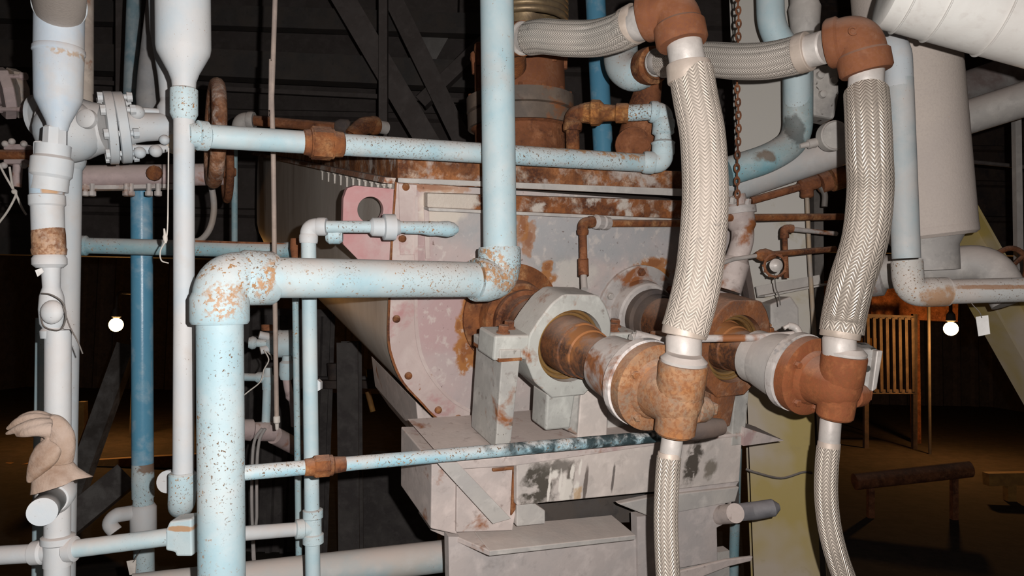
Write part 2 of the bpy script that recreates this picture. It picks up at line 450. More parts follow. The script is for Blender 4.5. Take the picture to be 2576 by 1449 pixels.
solo('diagonal_brace', 'short dark diagonal brace rising right behind the tall blue pipe', 'steel brace',
     G().ibeam(P(1060, 260, 5.0), P(1260, 70, 5.0), 0.09, 0.09, 0.012, V(0, 1, 0), 'L'), m_wallu)
for i, (y0, y1, d, w, lab) in enumerate(((40, 70, 5.6, 0.16, 'uppermost dark horizontal girder across the gallery'), (150, 200, 5.4, 0.20, 'dark horizontal girder across the middle of the gallery'),
                                (205, 262, 5.2, 0.03, 'thin grey horizontal rod below the gallery girders'))):
    solo('girder' if w > 0.1 else 'tie_rod', lab, 'girder' if w > 0.1 else 'rod', G().bar(P(-250, y0 - 22, d), P(1330, y1, d), w * 0.6, w), m_dark if i < 2 else m_wallu)
for (x, d, w, lab) in ((965, 4.4, 0.05, 'thin dark upright hanging rod through the diagonal braces'), (310, 4.4, 0.06, 'dark upright rod left of the faint blue pipe')):
    solo('hanging_rod', lab, 'rod', G().bar(P(x, 345 if x > 900 else 270, d), to_z(P(x, 200, d), P(x, 0, d), 6.1), w, w), m_wallu)
t = thing('hopper', 'small dark grey hopper hanging high between the diagonal braces', 'hopper', P(1068, 165, 5.75))
a = [P(1000, 60, 5.1), P(1135, 60, 5.1)]
g = G()
tp = [P(985, 55, 5.7), P(1150, 55, 5.7), P(1150, 55, 5.95), P(985, 55, 5.95)]
bt = [P(1052, 162, 5.7), P(1090, 162, 5.7), P(1090, 162, 5.85), P(1052, 162, 5.85)]
g._grid([tp, bt]); g.f.append((0, 1, 2, 3)); g.f.append((7, 6, 5, 4))
part('hopper_body', g, steel_mat('worn_hopper_grey', (0.24, 0.23, 0.22), dust=0.3), t, smooth=0)
g = G().plate([tp[0], tp[1], tp[1] + V(0, 0, 1.2), tp[0] + V(0, 0, 1.2)], V(0, 0.2, 0))
part('chute', g, m_wallu, t, smooth=0)

# sodium lamps far off in the hall, on posts
for (x, y, d, lab) in ((292, 817, 9.5, 'glowing orange lamp in the dark at left'), (2392, 827, 9.5, 'glowing orange lamp in the dark at right')):
    c = P(x, y, d)
    t = thing('hall_lamp', lab, 'lamp', V(c.x, c.y, 0.0))
    part('lamp_globe', G().ball(c, 0.088), m_lamp, t, smooth=60)
    part('lamp_collar', G().revm(c + V(0, 0, 0.085), V(0, 0, 1), [(0, 0.03), (0.02, 0.06), (0.10, 0.05), (0.14, 0.02)]), m_dark, t)
    part('lamp_bracket', G().tube(fillet([c + V(0, 0, 0.22), c + V(0, 0, 0.42), c + V(0, 0.5, 0.42), V(c.x, c.y + 0.5, 0)], 0.15), 0.02, 12), m_dark, t)
    light('lamp_light', c + V(0, -0.02, -0.12), 75, (1.0, 0.45, 0.12), 0.09)

# dim plant standing far back on the floor
def dim(name, lab, cat, g, mat, smooth=35): return solo(name, lab, cat, g, mat, smooth=smooth)
A = P(200, 1170, 6.0); 
g = G().ibeam(to_z(P(330, 850, 6.3), P(210, 1180, 6.0), 0.0), P(322, 868, 6.3), 0.15, 0.10, 0.015, V(0, 1, 0), 'C')
dim('floor_brace', 'dim grey slanted channel brace below the left orange lamp', 'steel brace', g, steel_mat('dim_grey_channel', (0.15, 0.135, 0.125), dust=0))
g = G().bar(P(150, 1335, 5.3), P(320, 1195, 5.6), 0.20, 0.10, V(0, 1, 0))
g.bar(P(165, 1322, 5.32), to_z(P(165, 1322, 5.32), P(167, 1400, 5.32), 0), 0.08, 0.08)
dim('conveyor_side', 'dim grey sloping conveyor side beyond the left pipes, low down', 'conveyor', g, steel_mat('dim_grey_sheet', (0.14, 0.125, 0.12), dust=0))
m_or = steel_mat('ochre_painted_steel', (0.42, 0.22, 0.06), (0.30, 0.15, 0.05), dust=0, rough=0.7)
g = G().bar(P(-60, 1192, 8), P(660, 1150, 8), 0.1, 0.16)
for x in (20, 240, 420): g.bar(P(x, 1186, 8), to_z(P(x, 1180, 8), P(x, 1230, 8)), 0.08, 0.08)
t = thing('guard_rail', 'ochre guard rail low in the dark at left', 'rail', to_z(P(240, 1180, 8), P(240, 1230, 8)))
part('rail', g, m_or, t)
g = G().bar(P(208, 1010, 7.6), to_z(P(208, 1010, 7.6), P(208, 1200, 7.6)), 0.07, 0.07)
dim('rail_post', 'short ochre post standing in the dark left of the slanted brace', 'post', g, m_or)
g = G().tube([P(2150, 1212, 6.4), P(2440, 1180, 6.4)], 0.07, 20)
for x, y in ((2190, 1212), (2400, 1188)): g.bar(P(x, y, 6.42), to_z(P(x, y, 6.42), P(x, y + 60, 6.42)), 0.05, 0.05)
dim('floor_pipe', 'dim rust brown pipe lying on low stands in the dark, lower right', 'pipe', g, m_rustd)
g = G().bar(P(2480, 1205, 7.2), P(2700, 1200, 7.2), 0.1, 0.12)
g.bar(P(2540, 1205, 7.2), to_z(P(2540, 1205, 7.2), P(2540, 1260, 7.2)), 0.08, 0.08)
dim('low_rail', 'dim ochre low rail at the far lower right', 'rail', g, m_or)
# stack of orange crates lit by the right lamp, and the slatted stair behind the second union
m_slat = steel_mat('lamp_lit_slats', (0.11, 0.08, 0.06), (0.07, 0.05, 0.04), dust=0, rough=0.7)
t = thing('slatted_screen', 'upright slatted screen lit orange behind the right braided hose', 'screen', to_z(P(2230, 900, 10.3), P(2230, 1000, 10.3)))
g = G()
for x in range(2182, 2300, 16): g.bar(P(x, 800, 10.3), P(x + 3, 985, 10.3), 0.04, 0.045)
part('slats', g, m_slat, t)
g = G().bar(P(2172, 795, 10.32), P(2305, 800, 10.32), 0.05, 0.06).bar(P(2172, 985, 10.32), P(2305, 985, 10.32), 0.05, 0.06)
for x in (2178, 2300): g.bar(P(x, 790, 10.33), to_z(P(x, 790, 10.33), P(x, 990, 10.33)), 0.06, 0.06)
part('screen_frame', g, m_dark2, t)
g = G().bar(P(2180, 760, 10.9), P(2395, 772, 10.9), 0.3, 0.45)
dim('overhead_beam', 'dark red brown beam over the slatted screen', 'girder', g.bar(P(2300, 760, 10.92), to_z(P(2300, 760, 10.92), P(2303, 1000, 10.92)), 0.1, 0.1), m_rustd)
for k, (x0, y0, x1, y1, lab) in enumerate(((2085, 705, 2125, 750, 'topmost'), (2080, 765, 2128, 830, 'middle'), (2150, 850, 2205, 890, 'lowest'))):
    dd = 10.6 + 0.6 * k; a, b = P(x0, y0, dd), P(x1, y1, dd)
    g = G().plate([V(a.x, a.y, b.z), V(b.x, a.y, b.z), V(b.x, a.y, a.z), V(a.x, a.y, a.z)], V(0, 0.4, 0))
    g.bar(V(b.x - 0.02, a.y + 0.35, b.z), V(b.x - 0.02, a.y + 0.35, 0), 0.04, 0.04)
    dim('orange_box', 'orange box on a dark rack behind the right hose, ' + lab + ' of three', 'box', g, m_or, smooth=0)
# middle dark opening under the trough
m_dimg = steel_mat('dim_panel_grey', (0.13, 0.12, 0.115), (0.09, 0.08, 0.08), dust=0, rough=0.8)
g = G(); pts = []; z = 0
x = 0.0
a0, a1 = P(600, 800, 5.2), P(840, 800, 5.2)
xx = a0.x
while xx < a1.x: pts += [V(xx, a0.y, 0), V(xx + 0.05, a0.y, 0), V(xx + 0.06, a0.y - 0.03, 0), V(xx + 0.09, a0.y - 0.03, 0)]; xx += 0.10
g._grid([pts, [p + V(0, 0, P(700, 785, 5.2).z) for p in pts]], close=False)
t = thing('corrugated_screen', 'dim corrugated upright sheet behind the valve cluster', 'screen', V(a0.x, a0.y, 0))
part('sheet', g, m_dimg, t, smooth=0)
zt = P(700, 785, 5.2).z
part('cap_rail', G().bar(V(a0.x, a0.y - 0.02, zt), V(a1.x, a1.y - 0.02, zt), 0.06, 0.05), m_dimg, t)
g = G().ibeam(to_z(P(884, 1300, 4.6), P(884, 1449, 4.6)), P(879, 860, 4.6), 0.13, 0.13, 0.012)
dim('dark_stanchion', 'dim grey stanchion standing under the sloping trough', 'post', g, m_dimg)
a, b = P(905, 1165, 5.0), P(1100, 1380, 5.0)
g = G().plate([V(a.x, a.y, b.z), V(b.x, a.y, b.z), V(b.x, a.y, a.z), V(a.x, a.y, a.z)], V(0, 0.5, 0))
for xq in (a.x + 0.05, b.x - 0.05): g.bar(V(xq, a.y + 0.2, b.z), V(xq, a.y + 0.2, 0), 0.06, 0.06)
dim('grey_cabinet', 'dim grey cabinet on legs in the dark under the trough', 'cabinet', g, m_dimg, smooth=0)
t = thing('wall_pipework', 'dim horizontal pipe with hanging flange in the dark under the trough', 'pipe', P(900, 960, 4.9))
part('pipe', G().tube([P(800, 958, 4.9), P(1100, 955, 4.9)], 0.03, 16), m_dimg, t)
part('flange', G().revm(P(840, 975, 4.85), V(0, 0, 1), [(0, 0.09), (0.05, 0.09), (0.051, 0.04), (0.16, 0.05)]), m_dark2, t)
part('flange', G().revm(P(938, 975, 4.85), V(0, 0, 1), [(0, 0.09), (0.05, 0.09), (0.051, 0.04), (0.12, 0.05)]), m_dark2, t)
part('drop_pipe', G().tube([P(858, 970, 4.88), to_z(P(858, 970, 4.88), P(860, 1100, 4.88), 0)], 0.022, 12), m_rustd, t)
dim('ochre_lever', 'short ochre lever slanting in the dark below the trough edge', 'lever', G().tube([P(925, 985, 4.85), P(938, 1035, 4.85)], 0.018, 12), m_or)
# ================================================================ foreground pipework
# --- large blue pipe with two elbows
r = 0.0445
DL, DR = 1.45, 1.86
A0 = P(553, 697, DL); A1 = P(1258, 704, DR)
t = thing('large_blue_pipe', 'thick pale blue pipe rising at left, crossing the middle and rising again at centre', 'pipe', V(A0.x, A0.y, 0))
dn = to_z(P(553, 820, DL), P(558, 1449, DL)); up = to_z(P(1253, 500, DR), P(1247, 0, DR), 6.1)
part('riser', G().tube([P(553, 800, DL), dn], r * 1.0, 40), m_blue2, t)
part('cross_pipe', G().tube([A0, A1], [r * 0.94, r * 0.98], 40), m_blue2, t)
part('riser', G().tube([P(1258, 640, DR), up], 0.0425, 40), m_blue, t, 'clean smooth blue riser')
part('elbow', G().elbow(A0, P(553, 815, DL), P(686, 700, 1.53), r, 0.55, 1.26, 1.16, 40),
     blue_mat('elbow_blue', fl=0.52, flw=0.44, extra=lambda m: m.stain(P(668, 700, 1.45), (0.014, 0.045, 0.05), RUSTL, 0.9, 60, 0.7, 0.5, (cv(1, 0.25, 0).normalized(), cv(-0.25, 1, 0).normalized(), cv(0, 0, 1)), brk=70).stain(P(565, 760, 1.42), (0.03, 0.035, 0.05), RUSTL, 0.8, 60, 0.7, 0.5, (cv(1, 0, 0), cv(0, 1, 0), cv(0, 0, 1)), brk=100)), t)
def st(m):
    ax = (cv(1, 0.6, 0).normalized(), cv(-0.6, 1, 0).normalized(), cv(0, 0, 1))
    m.stain(P(1235, 690, 1.80), (0.075, 0.020, 0.12), RUSTL, 0.9, 55, 0.6, 0.5, ax, brk=90).stain(P(1240, 640, 1.8), (0.03, 0.012, 0.1), RUSTL, 0.9, 55, 0.6, ax=ax, brk=90)
    m.stain(P(1208, 700, 1.80), (0.012, 0.03, 0.1), (0.40, 0.20, 0.08), 0.9, 60, 0.5, ax=ax)
    m.stain(P(1295, 700, 1.80), (0.05, 0.03, 0.1), RUSTL, 0.7, 80, 0.8, 0.6, ax, brk=120)
part('elbow', G().elbow(A1, P(1256, 622, DR), P(1192, 704, 1.81), r, 0.52, 1.22, 1.16, 40), blue_mat('rusty_elbow_blue', fl=0.5, flw=0.42, extra=st), t, 'elbow with brown rust patches')

# --- reducer pipe with the long thin branch
D = 1.62
t = thing('reducer_pipe', 'pale pipe narrowing from fat top to thin riser left of the thick pipe', 'pipe', P(463, 1285, D))
A, B = P(456, -400, D), P(463, 232, D)
top = to_z(A, A + (A - B), 6.1)
L = (B - top).length
def fr(y): return (P(456, y, D) - top).length / L
part('reducer_body', G().rev(top, B, [(0, pw(132, D)), (fr(120), pw(130, D)), (fr(135), pw(124, D)), (fr(185), pw(72, D)), (fr(205), pw(58, D)), (1, pw(54, D))], 40), m_pale, t)
part('coupling', G().rev(P(463, 222, D), P(463, 302, D), [(0, pw(58, D)), (0.05, pw(66, D)), (0.82, pw(66, D)), (1, pw(52, D))], 32), m_blue2, t)
part('riser', G().tube([P(463, 290, D), P(463, 800, D), P(461, 1200, D)], pw(50, D), 32), m_pale, t)
part('bottom_elbow', G().tube([P(458, 1190, D), P(458, 1240, D), P(457, 1262, D + 0.012), P(455, 1272, D + 0.035), P(452, 1268, D + 0.07)], [pw(62, D), pw(65, D), pw(65, D), pw(62, D), pw(56, D)], 32).rev(P(459, 1188, D), P(459, 1242, D), [(0, pw(58, D)), (0.1, pw(66, D)), (0.9, pw(66, D)), (1, pw(62, D))], 32), m_blue2, t)
part('side_flange', G().rev(P(420, 1212, D + 0.07), P(432, 1210, D + 0.09), [(0, pw(58, D)), (0.5, pw(62, D)), (1, pw(50, D))], 32), m_pale, t)
U0, U1 = P(490, 341, D + 0.02), P(1652, 412, 2.22)
def along(x): 
    k = (x - 490) / (1652 - 490.0)
    # same sight-line position on the segment
    lo, hi = 0.0, 1.0
    for _ in range(40):
        mid = (lo + hi) / 2; q = U0 + (U1 - U0) * mid
        c = RM.transposed() @ (q - CAM); px = CX + F * c.x / -c.z
        if px < x: lo = mid
        else: hi = mid
    return U0 + (U1 - U0) * lo
part('branch_tee', G().rev(P(470, 338, D), along(524), [(0, pw(60, D)), (0.45, pw(62, D)), (0.5, pw(76, D)), (0.92, pw(76, D)), (1, pw(62, D))], 32), m_blue2, t)
t = thing('upper_cross_pipe', 'long pale blue horizontal pipe with a rusty union, crossing behind the thick riser', 'pipe', U0)
part('pipe', G().tube([U0, along(780)], 0.0268, 32), blue_mat('branch_blue', fl=0.62, flw=0.5), t)
part('pipe', G().tube([along(840), U1], 0.0268, 32), blue_mat('branch_blue_rusting', fl=0.53, flw=0.41, extra=lambda m: m.stain(along(1480) + V(0, 0, 0.022), (0.25, 0.1, 0.012), RUSTL, 0.9, 60, 0.8, 0.5, (e1, e2, V(0, 0, 1)), brk=60)), t, 'right run peeling to rust')
a, b = along(762), along(864)
g = G().rev(a, b, [(0, 0.0268), (0.03, 0.030), (0.16, 0.032), (0.17, 0.036), (0.74, 0.037), (0.75, 0.032), (0.97, 0.031), (1, 0.0268)], 24)
g.rev(a + (b - a) * 0.18, a + (b - a) * 0.72, [(0, 0.034), (0.08, 0.040), (0.92, 0.040), (1, 0.034)], 8, rot=0.3)
part('union', g, m_rust, t, 'rusty orange union nut', smooth=25)
# far end: fittings climbing to the rusty loop
Dq = 2.20
part('corner_elbow', G().elbow(P(1668, 412, Dq), P(1668, 362, Dq), P(1618, 408, Dq), 0.024, 0.5, 1.4, 1.25), m_blue2, t)
part('street_elbow', G().rev(P(1668, 372, Dq), P(1668, 310, Dq), [(0, 0.030), (0.2, 0.036), (0.3, 0.026), (0.5, 0.024), (0.6, 0.033), (1, 0.030)], 28), m_blue2, t)
part('top_elbow', G().elbow(P(1668, 283, Dq), P(1670, 325, Dq), P(1635, 281, Dq), 0.024, 0.5, 1.35, 1.2), m_blue2, t)
a, b = P(1645, 281, Dq), P(1572, 285, Dq + 0.02)
part('top_pipe', G().tube([a, b], 0.0245, 28), blue_mat('peeling_blue', fl=0.5, flw=0.4), t)
a, b = P(1582, 285, Dq + 0.02), P(1500, 284, Dq + 0.04)
g = G().rev(a, b, [(0, 0.027), (0.05, 0.030), (0.38, 0.030), (0.42, 0.024), (0.6, 0.025), (1, 0.029)], 28)
g.rev(P(1518, 284, Dq + 0.04), P(1468, 284, Dq + 0.05), [(0, 0.028), (0.2, 0.039), (0.6, 0.040), (0.7, 0.033), (1, 0.030)], 10)
part('rusty_nipple', g, rust_mat('ochre_rust', a=(0.42, 0.18, 0.055), c=(0.55, 0.32, 0.13)), t, 'ochre rusty union', smooth=30)
part('rusty_elbow', G().elbow(P(1441, 288, Dq + 0.06), P(1440, 330, Dq + 0.06), P(1476, 284, Dq + 0.05), 0.022, 0.4, 1.35, 1.2), m_rust, t)
part('rusty_drop', G().tube([P(1440, 320, Dq + 0.06), P(1441, 372, Dq + 0.05), P(1441, 420, Dq + 0.09)], 0.021, 24), m_rust, t)

# --- lower pipe with rusty union, blackened at the far end
L0, L1 = P(610, 1190, 1.47), P(1665, 1097, 1.93)
def mixpt(a, b, x):
    lo, hi = 0.0, 1.0
    for _ in range(40):
        mid = (lo + hi) / 2; q = a + (b - a) * mid
        c = RM.transposed() @ (q - CAM); px = CX + F * c.x / -c.z
        if px < x: lo = mid
        else: hi = mid
    return a + (b - a) * lo
t = thing('lower_cross_pipe', 'thin pale blue pipe with a rusty union, running low across to blackened end at right', 'pipe', L0)
def black(m):
    m.vary((0.03, 0.045, 0.05), 12, 0.30, 0.6, 6) if False else None
    for x, w in ((1400, 0.16), (1560, 0.13), (1640, 0.09)):
        m.stain(mixpt(L0, L1, x) + V(0, 0, 0.004), (w, 0.05, 0.03), (0.022, 0.04, 0.045), 0.9, 26, 0.75, 0.6, (e1, e2, V(0, 0, 1)), brk=32, blo=0.40, bhi=0.56)
part('pipe', G().tube([L0, L1], 0.0152, 28), blue_mat('low_branch_blue', fl=0.54, flw=0.38, extra=black, base=(0.22, 0.50, 0.62)), t)
a, b = mixpt(L0, L1, 765), mixpt(L0, L1, 868)
g = G().rev(a, b, [(0, 0.016), (0.03, 0.018), (0.22, 0.019), (0.26, 0.022), (0.68, 0.022), (0.72, 0.018), (1, 0.0162)], 24)
g.rev(a + (b - a) * 0.22, a + (b - a) * 0.62, [(0, 0.021), (0.1, 0.0245), (0.9, 0.0245), (1, 0.021)], 8, rot=0.2)
part('union', g, m_rust, t, 'rusty orange union nut', smooth=25)

# --- thin riser with top elbow running right to a stub
D = 1.78
t = thing('thin_riser', 'slim pale blue riser with elbow and stub, between thick pipe and pink lifting lug', 'pipe', to_z(P(785, 1300, D), P(788, 1449, D)))
part('riser', G().tube([P(776, 585, D), P(781, 1000, D), to_z(P(781, 1000, D), P(787, 1449, D))], pw(37, D), 28), m_blue, t)
part('top_elbow', G().elbow(P(777, 570, D), P(776, 612, D), P(822, 570, D), pw(34, D), 0.45, 1.36, 1.25), m_pale, t)
part('top_pipe', G().tube([P(800, 570, D), P(1110, 572, D + 0.1)], pw(31, D), 24), m_blue2, t)
a, b = P(930, 571, D + 0.04), P(1008, 572, D + 0.07)
g = G().rev(a, b, [(0, 0.016), (0.08, 0.023), (0.42, 0.024), (0.45, 0.033), (0.80, 0.033), (0.83, 0.024), (1, 0.016)], 24)
part('union', g, m_pale, t, smooth=25)
a, b = P(1020, 573, D + 0.07), P(1152, 577, D + 0.12)
part('end_fitting', G().rev(a, b, [(0, 0.015), (0.3, 0.015), (0.45, 0.019), (0.6, 0.018), (0.8, 0.021), (0.92, 0.017), (1, 0.008)], 24), m_blue2, t)
part('side_plug', G().rev(P(820, 592, D + 0.03), P(862, 592, D + 0.035), [(0, 0.015), (0.2, 0.022), (0.8, 0.022), (1, 0.016)], 16), m_blue2, t)
part('lug', G().plate([P(798, 955, D), P(806, 962, D), P(806, 980, D), P(798, 985, D)], cv(0, 0, 0.02)), m_pale, t)
part('tee', G().rev(P(787, 1280, D), P(788, 1368, D), [(0, pw(40, D)), (0.03, pw(50, D)), (0.25, pw(50, D)), (0.28, pw(42, D)), (0.7, pw(42, D)), (0.73, pw(52, D)), (0.97, pw(52, D)), (1, pw(40, D))], 28)
     .rev(P(788, 1328, D), P(742, 1332, D - 0.02), [(0, pw(40, D)), (0.5, pw(40, D)), (0.55, pw(48, D)), (0.95, pw(48, D)), (1, pw(36, D))], 28), m_blue2, t)
part('side_branch', G().tube([P(765, 1330, D), P(560, 1346, 1.62)], pw(34, D), 24), m_pale, t)

# --- fat pipe at the bottom
t = thing('bottom_pipe', 'fat grey blue dusty pipe running across the bottom to the machine frame', 'pipe', P(700, 1449, 1.9))
part('pipe', G().tube([P(330, 1492, 1.82), P(1122, 1398, 2.16)], pw(82, 2.05), 36), blue_mat('grimy_grey_blue', base=(0.27, 0.42, 0.47), pale=(0.40, 0.42, 0.40), dust=0.9, fl=0.66, flw=0.5, dlo=-0.35), t)

# --- conduit hanging over the trough
D = 2.0
t = thing('thin_conduit', 'thin tan conduit hanging straight down over the trough wall', 'conduit', P(696, 1080, D))
part('conduit', G().tube(catmull([to_z(P(690, 100, D), P(693, 0, D), 6.1), P(692, 0, D), P(683, 150, D), P(684, 260, D), P(688, 420, D), P(691, 700, D + 0.05), P(696, 1050, D + 0.15)], 8), 0.0068, 12), steel_mat('tan_conduit', (0.40, 0.32, 0.27), (0.33, 0.27, 0.24), dust=0.3), t)
part('end_plug', G().rev(P(696, 1045, D + 0.15), P(697, 1080, D + 0.15), [(0, 0.006), (0.1, 0.010), (0.5, 0.010), (0.6, 0.006), (1, 0.005)], 12), m_string, t)

# ---------------------------------------------------------------- braided hoses
def mk_hose(name, lab, pts, rad, mat, groups, bands=(), nips=(), n=48, seg=14, bm=None):
    t = thing(name, lab, 'hose', pts[-1], groups)
    part('braid', G().tube(catmull(pts, seg), rad, n), mat, t)
    for a, b, r0 in bands:
        part('clamp_band', G().rev(a, b, [(0, r0 * 0.97), (0.06, r0), (0.94, r0), (1, r0 * 0.97)], 40), bm or m_band, t)
    for prof in nips:
        a, b, r0 = prof
        part('nipple', G().rev(a, b, [(0, r0 * 0.92), (0.08, r0), (0.92, r0), (1, r0 * 0.92)], 40), m_nip, t)
    return t
hg = 'braided hoses of the rotary unions'
D = 1.50
mk_hose('braided_hose', 'long upright dusty braided steel hose in front of the machine, left of two', [P(1722, 832, D), P(1732, 800, D), P(1752, 720, D), P(1764, 640, D + 0.01), P(1774, 500, D + 0.03), P(1768, 350, D + 0.06), P(1750, 250, D + 0.08), P(1738, 180, D + 0.09)], 0.0475, m_hose_d, hg,
        [(P(1720, 846, D), P(1727, 808, D), 0.0455), (P(1735, 205, D + 0.09), P(1731, 160, D + 0.09), 0.0475)],
        [(P(1720, 912, D), P(1720, 842, D), 0.0362), (P(1732, 175, D + 0.09), P(1717, 85, D + 0.09), 0.038)], bm=m_band_d)
D = 1.60
mk_hose('braided_hose', 'long upright shiny braided steel hose with herringbone weave, right of two', [P(2117, 836, D + 0.05), P(2124, 790, D + 0.05), P(2142, 710, D + 0.02), P(2176, 600, D), P(2189, 480, D), P(2187, 400, D), P(2183, 300, D + 0.02), P(2179, 235, D + 0.05)], [0.0455] * 0 or 0.0472, m_hose, hg,
        [(P(2112, 850, D + 0.05), P(2118, 812, D + 0.05), 0.0430), (P(2178, 262, D + 0.05), P(2177, 222, D + 0.05), 0.0435)],
        [(P(2112, 912, D + 0.06), P(2111, 845, D + 0.06), 0.0360), (P(2177, 230, D + 0.06), P(2181, 168, D + 0.06), 0.0375)], bm=m_band_d)
D = 1.52
mk_hose('drain_hose', 'slim braided hose hanging below the left rusty union', [P(1683, 1150, D), P(1679, 1200, D), P(1675, 1300, D), P(1678, 1400, D), P(1684, 1500, D), P(1700, 1700, D), P(1730, 2100, D + 0.05), P(1800, 2650, D + 0.1)], 0.0248, m_hose_t, hg,
        [(P(1682, 1172, D), P(1684, 1138, D), 0.0235)], [(P(1685, 1150, D), P(1694, 1085, D), 0.0222)], n=36, bm=m_band_d)
D = 1.72
mk_hose('drain_hose', 'slim braided hose hanging below the right rusty union over the dark', [P(2084, 1125, D), P(2080, 1170, D), P(2078, 1240, D), P(2086, 1320, D), P(2105, 1400, D), P(2140, 1500, D), P(2200, 1700, D), P(2290, 2000, D), P(2330, 2300, D + 0.05)], 0.0262, m_hose_t, hg,
        [(P(2083, 1142, D), P(2086, 1112, D), 0.0255)], [(P(2085, 1125, D), P(2090, 1052, D), 0.0240)], n=36, bm=m_band_d)
mk_hose('braided_hose', 'dusty braided hose running left from the left brown elbow to behind the thick riser', [P(1592, 62, 1.66), P(1560, 80, 1.70), P(1500, 96, 1.76), P(1430, 97, 1.81), P(1370, 92, 1.86), P(1335, 96, 1.90)], 0.0435, m_hose_f, hg,
        [(P(1606, 55, 1.66), P(1575, 71, 1.68), 0.0455)], [(P(1650, 45, 1.62), P(1596, 62, 1.66), 0.040), (P(1340, 97, 1.90), P(1312, 97, 1.93), 0.034)], n=40, bm=m_band_d)
mk_hose('braided_hose', 'dusty braided hose running left from the right brown elbow behind the tall hose', [P(2022, 132, 1.74), P(1990, 142, 1.77), P(1930, 153, 1.82), P(1860, 155, 1.88), P(1790, 150, 1.95), P(1720, 150, 2.02), P(1670, 154, 2.08)], 0.0455, m_hose_f, hg,
        [(P(2036, 128, 1.73), P(2008, 137, 1.75), 0.0465)], [(P(2076, 118, 1.70), P(2025, 132, 1.74), 0.0385), (P(1680, 152, 2.06), P(1645, 158, 2.10), 0.034)], n=40, bm=m_band_d)
def rust_elbow(lab, c, a, b, r0, mat, mark=None):
    t = thing('pipe_elbow', lab, 'pipe elbow', c, 'brown elbows joining the braided hoses')
    path = fillet([a, c, b], min((a - c).length, (b - c).length) * 0.95, 12)
    part('elbow_body', G().tube(path, r0 * 1.22, 40), mat, t)
    for e, l in ((a, 0.5), (b, 0.36)):
        d = c - e; ll = d.length * l
        part('collar', G().revm(e, d, [(-0.001, r0 * 0.95), (0, r0 * 1.26), (0.006, r0 * 1.36), (ll, r0 * 1.36), (ll + 0.006, r0 * 1.22)], 40), mat, t)
    return t
rust_elbow('red brown pipe elbow at the top joining two hoses, left of two', P(1700, 20, 1.60), P(1717, 112, 1.59), P(1618, 45, 1.64), 0.041, m_rustp)
el_ = rust_elbow('red brown pipe elbow against the cream column joining two hoses, right of two', P(2162, 92, 1.66), P(2180, 184, 1.66), P(2082, 112, 1.70), 0.042, m_rustp)
part('cast_mark', G().torus(P(2146, 78, 1.607), cv(0, 0.1, 1), 0.0085, 0.0022, 24, 8, 0.7, 5.6), m_rustp, el_, 'raised curved casting mark')
# ring end of the first hose on its rusty seat
t = thing('pump_outlet', 'rusty curved outlet behind the thick riser where the dusty hose ends', 'pipe fitting', P(1290, 100, 1.97))
part('outlet_elbow', G().tube(fillet([P(1316, 97, 1.93), P(1278, 100, 1.98), P(1285, 165, 2.1)], 0.05), 0.045, 28), m_rust, t)
part('bright_ring', G().torus(P(1314, 97, 1.93), P(1312, 97, 1.93) - P(1340, 97, 1.90), 0.038, 0.006), m_nip, t)
# ================================================================ the inclined mixer trough
MX = (e1, e2, e3)
trough = thing('mixer_trough', 'big dusty pink and grey steel trough with rusty rims and curved bolted flange', 'machine', P(1300, 1100, 2.3))
def qs(l, off): return [Q(x, y, off) for x, y in l]
outl = [(996, 458), (986, 600), (979, 760), (977, 850), (986, 900), (1012, 960), (1060, 1013), (1096, 1050), (1168, 1096), (1400, 1100), (1850, 1080), (1872, 640), (1790, 513)]
sm = M('streaked_trough_side', (0.66, 0.62, 0.56), 0.5)
sm.vary((0.50, 0.45, 0.40), 3.0, 0.38, 0.62, 6, stretch=(1, 1, 0.25)).vary((0.74, 0.70, 0.64), 9, 0.45, 0.7, 6, stretch=(1, 1, 0.2), amt=0.7)
sm.vary(RUSTD, 5, 0.62, 0.75, 5, (9, 1, 1), (1, 1, 0.3), 0.5).dust(DUST, 0.6)
m_side = sm.bump(scale=40, strength=0.15).done()
part('trough_shell', G().plate(qs(outl, 0.004), e2 * 3.0), m_side, trough, 'grey streaked trough wall', smooth=20)
# end wall
em = M('mottled_end_wall', (0.47, 0.42, 0.40), 0.65)
em.vary((0.36, 0.36, 0.36), 3.2, 0.42, 0.6, 6).vary((0.52, 0.44, 0.42), 9, 0.45, 0.7, 6, (3, 0, 0)).vary((0.27, 0.26, 0.25), 16, 0.58, 0.75, 6, (8, 1, 0), amt=0.6)
pk = (0.44, 0.27, 0.27)
em.stain(Q(1080, 850), (0.16, 1, 0.30), (0.47, 0.37, 0.36), 0.8, 6, 0.6, 0.8, MX).stain(Q(1010, 620), (0.08, 1, 0.2), pk, 0.6, 8, 0.5, 0.6, MX)
em.stain(Q(1110, 800), (0.08, 1, 0.10), (0.44, 0.29, 0.29), 0.7, 12, 0.8, 0.6, MX)
em.stain(Q(1110, 520), (0.07, 1, 0.05), (0.62, 0.56, 0.48), 0.8, 18, 0.6, 0.5, MX)
em.stain(Q(1500, 600), (0.35, 1, 0.06), (0.36, 0.38, 0.40), 0.6, 9, 0.7, 0.6, MX)
em.stain(Q(1440, 690), (0.07, 1, 0.05), (0.58, 0.55, 0.50), 0.7, 20, 0.6, 0.5, MX)
